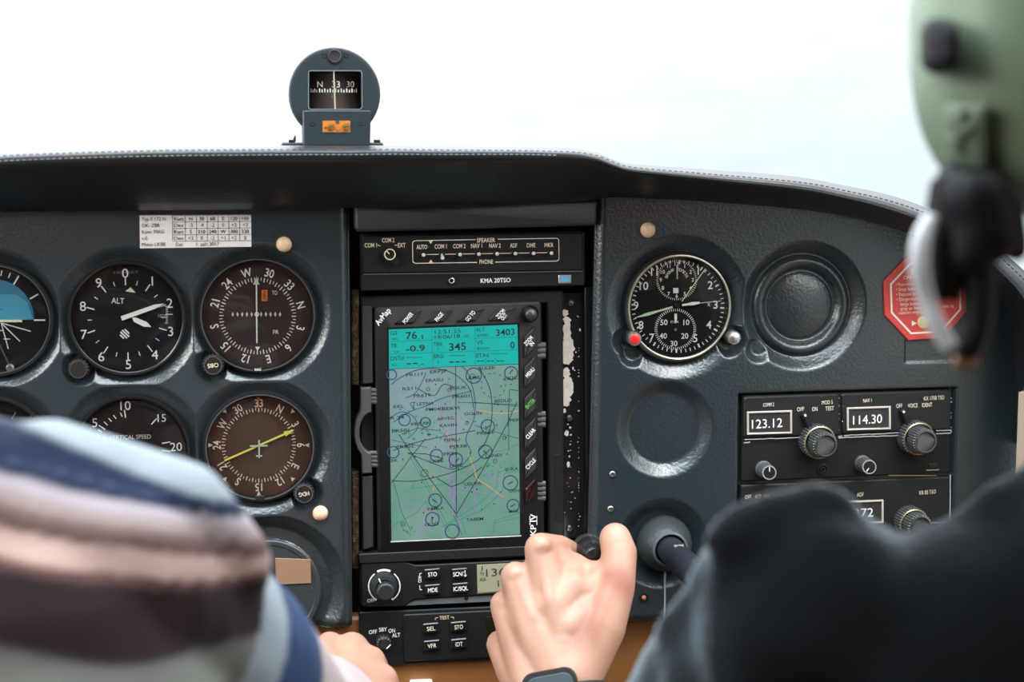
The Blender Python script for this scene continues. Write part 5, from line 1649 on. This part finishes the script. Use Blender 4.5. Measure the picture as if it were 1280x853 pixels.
# dark pullover
shirt_pr = [cap(1015, 800, .60, 165, 935, 905, .65, 160), cap(935, 905, .65, 160, 862, 1010, .72, 142), cap(1010, 790, .60, 160, 1090, 860, .60, 180), cap(1130, 850, .60, 168, 1440, 720, .60, 158),
            cap(1100, 1050, .60, 235, 1850, 1050, .60, 230), cap(1150, 1300, .60, 260, 1850, 1300, .60, 260), cap(1440, 740, .60, 160, 1950, 850, .60, 165),
            cap(1130, 950, .60, 215, 1840, 950, .60, 215), cap(1130, 1180, .60, 250, 1850, 1180, .60, 250),
            # folds on the shoulder and sleeve
            cap(905, 698, .585, 46, 950, 672, .585, 38), cap(950, 664, .585, 30, 1045, 640, .59, 30), cap(1042, 640, .59, 26, 1070, 690, .59, 24),
            cap(880, 725, .60, 30, 920, 690, .585, 26), cap(838, 790, .62, 26, 880, 742, .60, 24), cap(900, 760, .585, 18, 990, 700, .57, 16), cap(820, 860, .64, 24, 900, 800, .60, 16),
            cap(1205, 690, .60, 40, 1260, 640, .60, 46), cap(1260, 640, .60, 46, 1400, 600, .60, 50), cap(1400, 600, .62, 50, 1560, 640, .56, 50), cap(1180, 700, .59, 26, 1330, 690, .575, 24)]
FW_R = HP(700, 958, 150)
shirt_pr += [(ELR, 0.053, ELR.lerp(FW_R, 0.5), 0.050), (ELR.lerp(FW_R, 0.5), 0.050, ELR.lerp(FW_R, 0.86), 0.040)]
def collar(c, rad, r, lift=0.0):
    pts = [c + Vector((rad * math.cos(2 * math.pi * i / 16), rad * 1.05 * math.sin(2 * math.pi * i / 16), lift * math.sin(2 * math.pi * i / 16))) for i in range(17)]
    return [(a, r, b, r) for a, b in zip(pts, pts[1:])]


shirt_pr += collar(Q(1512, 590, .60), 0.052, 0.013) + [(Q(1505, 610, .60), 0.060, Q(1490, 760, .60), 0.085)]
sv, sf = blob(shirt_pr, 0.0045, 9)
for i, v in enumerate(sv):
    n_ = noise.noise(v * 17) * 0.009 + noise.noise(v * 42) * 0.003
    sv[i] = v + Vector((n_, 0, n_))
CLOTH = mat('dark_pullover', (0.0045, 0.005, 0.006), 0.9, bump=(420, 0.5, 0.002), sheen=1.0, spec=0.04)
_b = CLOTH.node_tree.nodes['Principled BSDF']; _b.inputs['Sheen Tint'].default_value = (0.62, 0.72, 0.80, 1); _b.inputs['Sheen Roughness'].default_value = 0.3
o_ = mesh_obj('pullover', sv, sf, CLOTH, PR)
o_['label'] = 'dark charcoal long-sleeved pullover'
hair = blob([('e', HEADR + Vector((0, -0.022, 0.045)), 0.099, (0.86, 1.02, 1.0))], 0.005, 2)
hair_v = [v for v in hair[0]]
kf = [f for f in hair[1] if all((hair_v[i] - HEADR).y < 0.055 and (hair_v[i] - HEADR).z > -0.03 - (hair_v[i] - HEADR).y * 0.2 for i in f)]
mesh_obj('hair', hair_v, kf, mat('brown_hair', (0.05, 0.03, 0.02), 0.6, bump=(260, 0.8, 0.004)), PR)

# ---- left pilot
SHL = Q(110, 745, .60)
ELB = Q(352, 985, .75)
WRL = Q(412, 868, .93)
def L3(px, py, d, r): return (Q(px, py, d), r * d / FPX)
lh = []
LW = L3(412, 868, .93, 34)
li, lm, lr_, lk = L3(440, 812, .985, 22), L3(462, 828, .98, 21), L3(478, 850, .97, 20), L3(484, 878, .96, 19)
for k in (li, lm, lr_, lk): lh += chain(LW, L3(435, 850, .955, 30), k)
lh += chain(li, L3(452, 826, 1.0, 17), L3(452, 850, 1.005, 15), L3(436, 862, 1.0, 13)) + chain(lm, L3(474, 846, 1.0, 17), L3(470, 868, 1.005, 15), L3(452, 876, 1.0, 13))
lh += chain(lr_, L3(488, 868, .99, 16), L3(482, 888, 1.0, 14), L3(464, 892, .99, 12)) + chain(lk, L3(490, 896, .98, 14), L3(484, 910, .985, 12), L3(468, 910, .98, 11))
lh += chain(L3(410, 850, .945, 26), L3(404, 824, .965, 21), L3(412, 806, .99, 17), L3(424, 812, 1.0, 14))
lh += [(LW[0], LW[1], ELB.lerp(WRL, 0.4), 0.038), (ELB.lerp(WRL, 0.4), 0.038, ELB, 0.042)]
lhv, lhf = blob(lh, 0.0022, 6)
HEADL = Q(-400, 130, .60)
lb = [(SHL, 0.045, ELB, 0.038), cap(80, 800, .60, 150, -400, 640, .60, 150), cap(-380, 560, .60, 165, -395, 350, .60, 160), cap(-20, 1060, .60, 220, -760, 1060, .60, 220), cap(-400, 640, .60, 150, -860, 800, .60, 150)]
lb += head_prims(HEADL)
lbv, lbf = blob(lb, 0.005, 5)
pv, pf = join([(lhv, lhf), (lbv, lbf)])
PL = mesh_obj('person', pv, pf, SKIN)
colour_attr(PL.data, skin_cols(lhv, []) + [SKC] * len(lbv))
tag(PL, 'person in a striped shirt at the left reaching one hand forward', 'person')
sp = [cap(112, 748, .60, 182, 245, 855, .665, 162), cap(245, 855, .665, 162, 340, 965, .74, 140), (Q(340, 965, .74), 140 * .74 / FPX, ELB, 0.052), (ELB, 0.052, ELB.lerp(WRL, 0.55), 0.044),
      cap(112, 748, .60, 182, -330, 610, .60, 186), cap(30, 950, .58, 262, -700, 950, .58, 262), cap(20, 1250, .58, 280, -700, 1250, .58, 280), cap(-330, 620, .60, 180, -900, 790, .60, 190),
      cap(20, 545, .60, 22, 150, 590, .59, 20), cap(150, 590, .59, 20, 255, 640, .60, 22), cap(60, 596, .60, 74, 225, 638, .60, 64), cap(225, 638, .60, 64, 284, 706, .615, 58)]
sp += collar(Q(-385, 560, .60), 0.053, 0.012) + [(Q(-385, 590, .60), 0.060, Q(-385, 740, .60), 0.085), cap(25, 1100, .58, 275, -700, 1100, .58, 275), cap(30, 850, .58, 220, -720, 850, .58, 230)]
pvv, pff = blob(sp, 0.0032, 9)
ARM = (Q(245, 855, .665) - SHL).normalized()
NAVY, LIGHT, PINK, BROWN, MAROON, GREY, LILAC, BLUE = (0.0065, 0.015, 0.042), (0.29, 0.335, 0.375), (0.32, 0.24, 0.23), (0.09, 0.05, 0.045), (0.020, 0.010, 0.011), (0.15, 0.15, 0.135), (0.50, 0.40, 0.40), (0.020, 0.048, 0.125)
TORSO = [(-9, (0.12, 0.12, 0.11)), (-0.200, GREY), (-0.180, GREY), (-0.1765, (0.14, 0.135, 0.13)), (-0.171, MAROON), (-0.153, MAROON), (-0.150, (0.10, 0.05, 0.045)), (-0.1465, (0.42, 0.28, 0.24)), (-0.1415, (0.40, 0.27, 0.24)), (-0.139, BROWN), (-0.135, (0.15, 0.09, 0.09)),
         (-0.132, PINK), (-0.127, (0.40, 0.34, 0.38)), (-0.1235, NAVY), (-0.119, (0.08, 0.09, 0.18)), (-0.117, NAVY), (9, NAVY)]
SLEEVE = [(-9, LIGHT), (0.062, LIGHT), (0.066, BLUE), (0.100, BLUE), (0.104, LILAC), (9, LILAC)]


def lookup(tab, t):
    for a, b in zip(tab, tab[1:]):
        if a[0] <= t < b[0]:
            k = (t - a[0]) / (b[0] - a[0])
            k = smoothstep((k - 0.25) / 0.5) if b[0] - a[0] < 1 else 0
            return [x + (y - x) * k for x, y in zip(a[1], b[1])]
    return tab[-1][1]


scol = []
T0 = 0.040
for v in pvv:
    d = v - SHL
    t = d.dot(ARM)
    if t > T0 and v.z > -9 and d.x > -0.02:
        c = lookup(SLEEVE, t)
    else:
        zz = v.z + 0.28 * (v.x - SHL.x) + noise.noise(v * 25) * 0.0025
        c = lookup(TORSO, zz)
        k2 = smoothstep((v.z + (0.41 * (v.x - SHL.x) if v.x - SHL.x > -0.016 else -0.0066 + 0.22 * (v.x - SHL.x + 0.016)) + 0.1150) / 0.003)
        if zz > -0.1255: c = [a + (b - a) * k2 for a, b in zip(NAVY if zz > -0.121 else c, LIGHT)]
    k = 1 + 0.12 * noise.noise(v * 60)
    scol.append([x * k * 0.72 for x in c])
o_ = mesh_obj('striped_shirt', pvv, pff, attr_mat('striped_cotton', 0.85, bump=(500, 0.3, 0.001), sheen=0.08, spec=0.1), PL)
colour_attr(o_.data, scol)
hair = blob([('e', HEADL + Vector((0, -0.022, 0.045)), 0.099, (0.86, 1.02, 1.0))], 0.005, 2)
hair_v = hair[0]
kf = [f for f in hair[1] if all((hair_v[i] - HEADL).y < 0.055 and (hair_v[i] - HEADL).z > -0.03 - (hair_v[i] - HEADL).y * 0.2 for i in f)]
mesh_obj('hair', hair_v, kf, _mats['brown_hair'], PL)

# ------------------------------------------------------------------ throttle knob in the hand
T = Thing('throttle_knob', 'black throttle knob held between the thumb and forefinger', 'knob', 716, 664, 0.020)
m = T.mb(); x_, z_ = T.pt(716, 664)
rx_, rz_ = T.pt(704, 692)
m.tube([(rx_, -0.004, rz_), (rx_ * 0.3 + x_ * 0.7, 0.034, rz_ * 0.3 + z_ * 0.7), (x_, 0.045, z_)], 0.0042, n=18); m.build('shaft', METAL)
m = T.mb(); m.lathe(716, 664, [(7.5, 0.040), (15, 0.044), (18, 0.050), (18.5, 0.062), (16.5, 0.070), (10, 0.0745), (1e-4, 0.0755)], n=40); m.build('grip', mat('knob_black', (0.014, 0.013, 0.015), 0.22))
m = T.mb(); m.lathe(716, 664, [(18.2, 0.050), (18.8, 0.0515), (18.8, 0.056), (18.2, 0.0575)], n=40); m.build('chrome_band', METAL)

# ------------------------------------------------------------------ wristwatch
wc = HP(690, 868, 158)
axis = (I0[0] + M0[0]) * 0.5 - (WU[0] + WR[0]) * 0.5
axis.normalize()
nrm = (CAM - wc).normalized() * 0.8 + Vector((-0.15, 0, 0.75)); nrm = (nrm - axis * nrm.dot(axis)).normalized()
side = axis.cross(nrm)
Wc = (WU[0] + WR[0]) * 0.5 - axis * 0.0015
WT = bpy.data.objects.new('wristwatch', None); COL.objects.link(WT)
tag(WT, 'wristwatch with dark strap on the wrist of the throttle hand', 'watch')
WT.location = Wc


def wpt(a, s, n): return side * s + nrm * n + axis * a
bvs, bfs = [], []
NB = 48
for i in range(NB):
    an = 2 * math.pi * i / NB
    for (aa, rr_) in ((-0.011, 0.0), (-0.0105, 0.0022), (0.0105, 0.0022), (0.011, 0.0)):
        bvs.append(wpt(aa, math.cos(an) * (0.0335 + rr_), math.sin(an) * (0.0250 + rr_)))
for i in range(NB):
    j = (i + 1) % NB
    for k in range(4):
        l = (k + 1) % 4
        bfs.append((i * 4 + k, i * 4 + l, j * 4 + l, j * 4 + k))
mesh_obj('strap', bvs, bfs, mat('strap_black', (0.02, 0.021, 0.023), 0.6), WT, sharp=40)
def wbox(name, la, ls, n0, n1, m_, r):
    pts = rr(0, 0, ls, la, r, 0, 6); n = len(pts)
    vs = [wpt(b, a, n0) for a, b in pts] + [wpt(b, a, n1 - 0.001) for a, b in pts] + [wpt(b * 0.95, a * 0.95, n1) for a, b in pts]
    fs = [(k * n + i, k * n + (i + 1) % n, (k + 1) * n + (i + 1) % n, (k + 1) * n + i) for k in (0, 1) for i in range(n)] + [tuple(range(2 * n, 3 * n)), tuple(reversed(range(n)))]
    return mesh_obj(name, vs, fs, m_, WT, sharp=40)
wbox('case', 0.040, 0.036, 0.0235, 0.0335, mat('watch_black', (0.015, 0.015, 0.016), 0.35), 0.008)
wbox('face', 0.033, 0.030, 0.033, 0.0345, mat('watch_face', (0.06, 0.075, 0.085), 0.15), 0.006)

# ------------------------------------------------------------------ headset at the right
DH = 0.575
HC = Q(1330, 40, DH)
uH = DH / FPX
HS = bpy.data.objects.new('headset', None); COL.objects.link(HS)
tag(HS, 'green aviation headset earcup with black boom microphone at the right edge', 'headset')
HS.location = HC
GREEN = mat('headset_green', (0.145, 0.195, 0.135), 0.42, spec=0.3, var=(30, (0.158, 0.21, 0.147), 0.3, 0.7))
HB = mat('headset_black', (0.006, 0.006, 0.008), 0.5, spec=0.10)
Rt = RGT; Up = UPV; Fw = FWD
RX, RY, RD = 185 * uH, 230 * uH, 0.046
def hq(px, py, dz=0.0):
    return Q(px, py, DH + dz) - HC
def dome_dz(px, py):
    X = (1330 - px) / 185; Z = abs(40 - py) / 230
    t = math.asin(min(1, X ** (1 / 0.8))); ra = math.cos(t) ** 0.8
    sa = min(1, (Z / max(ra, 1e-4))) ** (1 / 0.8)
    return -RD * ra * math.cos(math.asin(min(1, sa))) ** 0.8
# ear dome: super-ellipsoid whose axis points to the pilot's left
dv, df = [], []
NA, NBB = 32, 48
for i in range(NA + 1):
    t = math.pi / 2 * i / NA
    ra = max(0, math.cos(t)) ** 0.8; ax_ = math.sin(t) ** 0.8
    for k in range(NBB):
        a = 2 * math.pi * k / NBB
        ca, sa = math.cos(a), math.sin(a)
        dv.append(Rt * (-RX * ax_) + Up * (RY * ra * (abs(sa) ** 0.8) * (1 if sa > 0 else -1)) + Fw * (RD * ra * (abs(ca) ** 0.8) * (1 if ca > 0 else -1)))
for i in range(NA):
    for k in range(NBB):
        j = (k + 1) % NBB
        df.append((i * NBB + k, i * NBB + j, (i + 1) * NBB + j, (i + 1) * NBB + k))
df.append(tuple(range(NBB)))
mesh_obj('ear_dome', dv, df, GREEN, HS)
cvv, cff = blob([(hq(1345, -90), 0.026, hq(1345, 60), 0.032), (hq(1345, 60), 0.032, hq(1345, 190), 0.026)], 0.004, 4)
mesh_obj('ear_cushion', cvv, cff, HB, HS)
def rcap(name, px, py, wx, wy, lift, thick, m_, r=0.4):
    '''a raised pad that follows the dome'''
    pts = rr(0, 0, wx, wy, min(wx, wy) * r, 0, 8); n = len(pts)
    def at(a, b, h): return hq(px + a, py - b, dome_dz(px + a, py - b) - h)
    vs = [at(a, b, -0.003) for a, b in pts] + [at(a, b, lift) for a, b in pts] + [at(a * 0.85, b * 0.85, lift + thick) for a, b in pts] + [at(a * 0.4, b * 0.4, lift + thick * 1.2) for a, b in pts] + [at(0, 0, lift + thick * 1.2)]
    fs = [(k * n + i, k * n + (i + 1) % n, (k + 1) * n + (i + 1) % n, (k + 1) * n + i) for k in (0, 1, 2) for i in range(n)] + [(3 * n + i, 3 * n + (i + 1) % n, 4 * n) for i in range(n)]
    return mesh_obj(name, vs, fs, m_, HS)
rcap('stirrup_knob', 1174, 57, 48, 70, 0.006, 0.004, HB)
rcap('badge', 1206, 172, 50, 84, 0.0004, 0.0006, mat('badge_green', (0.130, 0.18, 0.124), 0.45), 0.12)
def eq(px, py): return hq(px, py, dome_dz(px, py) - 0.001)
ev, ef = blob([(eq(1190, 148), 0.0022, eq(1204, 166), 0.0028), (eq(1204, 140), 0.0020, eq(1200, 186), 0.0022), (eq(1190, 176), 0.0018, eq(1214, 160), 0.0020)], 0.0009, 2)
mesh_obj('emblem', ev, ef, mat('emblem_dark', (0.075, 0.105, 0.075), 0.5), HS)
# boom mount and the loop of the microphone boom and cable
bd = -0.030
mv, mf = blob([(hq(1222, 250, bd), 0.0125, hq(1234, 292, bd), 0.0115), (hq(1198, 232, bd + .005), 0.0075, hq(1212, 320, bd), 0.0095), (hq(1246, 268, bd), 0.010, hq(1270, 312, bd + 0.004), 0.005), (hq(1190, 222, bd + .01), 0.006, hq(1186, 245, bd + .006), 0.006)], 0.002, 4)
mesh_obj('boom_mount', mv, mf, HB, HS)
def htube(name, pts, rads, m_):
    q = [hq(*p) for p in pts]
    dat = catmull([(*p, r) for p, r in zip(q, rads)], 6)
    vs, fs = tube_geo([Vector(p[:3]) for p in dat], [p[3] for p in dat], 16)
    return mesh_obj(name, vs, fs, m_, HS)
htube('boom_arm', [(1222, 305, bd), (1224, 350, bd), (1223, 395, bd), (1214, 430, bd), (1201, 448, bd)], [0.0062, 0.0056, 0.0052, 0.0048, 0.0038], HB)
htube('boom_joint', [(1186, 228, bd + .008), (1184, 270, bd + .006), (1184, 320, bd + .004), (1180, 376, bd + .004)], [0.0066, 0.0078, 0.0080, 0.0056], mat('joint_brown_black', (0.010, 0.008, 0.0075), 0.55, spec=0.1))
CABLE = mat('cable_grey', (0.42, 0.44, 0.47), 0.4)
htube('cable', [(1164, 270, bd - .004), (1152, 300, bd - .006), (1150, 335, bd - .006), (1158, 372, bd - .004), (1170, 405, bd - .004), (1188, 434, bd - .004)], [0.0026, 0.0036, 0.0036, 0.0032, 0.0034, 0.0030], CABLE)
htube('microphone_tip', [(1194, 448, bd), (1207, 452, bd), (1219, 442, bd)], [0.0028, 0.0034, 0.0024], mat('tip_brown', (0.16, 0.075, 0.035), 0.5))
# headband over the head to the far earcup
cx_ = HEADR
top = []
for i in range(0, 19):
    a = math.pi * i / 18
    top.append(Vector((cx_.x - 0.098 * math.cos(a), cx_.y, cx_.z + 0.03 + 0.105 * math.sin(a))) - HC)
vs, fs = tube_geo(top, 0.009, 14)
mesh_obj('headband', vs, fs, HB, HS)
fe = [v.copy() for v in dv]
off = (HEADR + Vector((0.098, 0, -0.01))) - HC
ov = [off + Rt * (-(v.dot(Rt))) * 0.5 + Up * (v.dot(Up)) * 0.9 + Fw * v.dot(Fw) for v in fe]
mesh_obj('ear_dome', ov, [tuple(reversed(f)) for f in df], GREEN, HS)
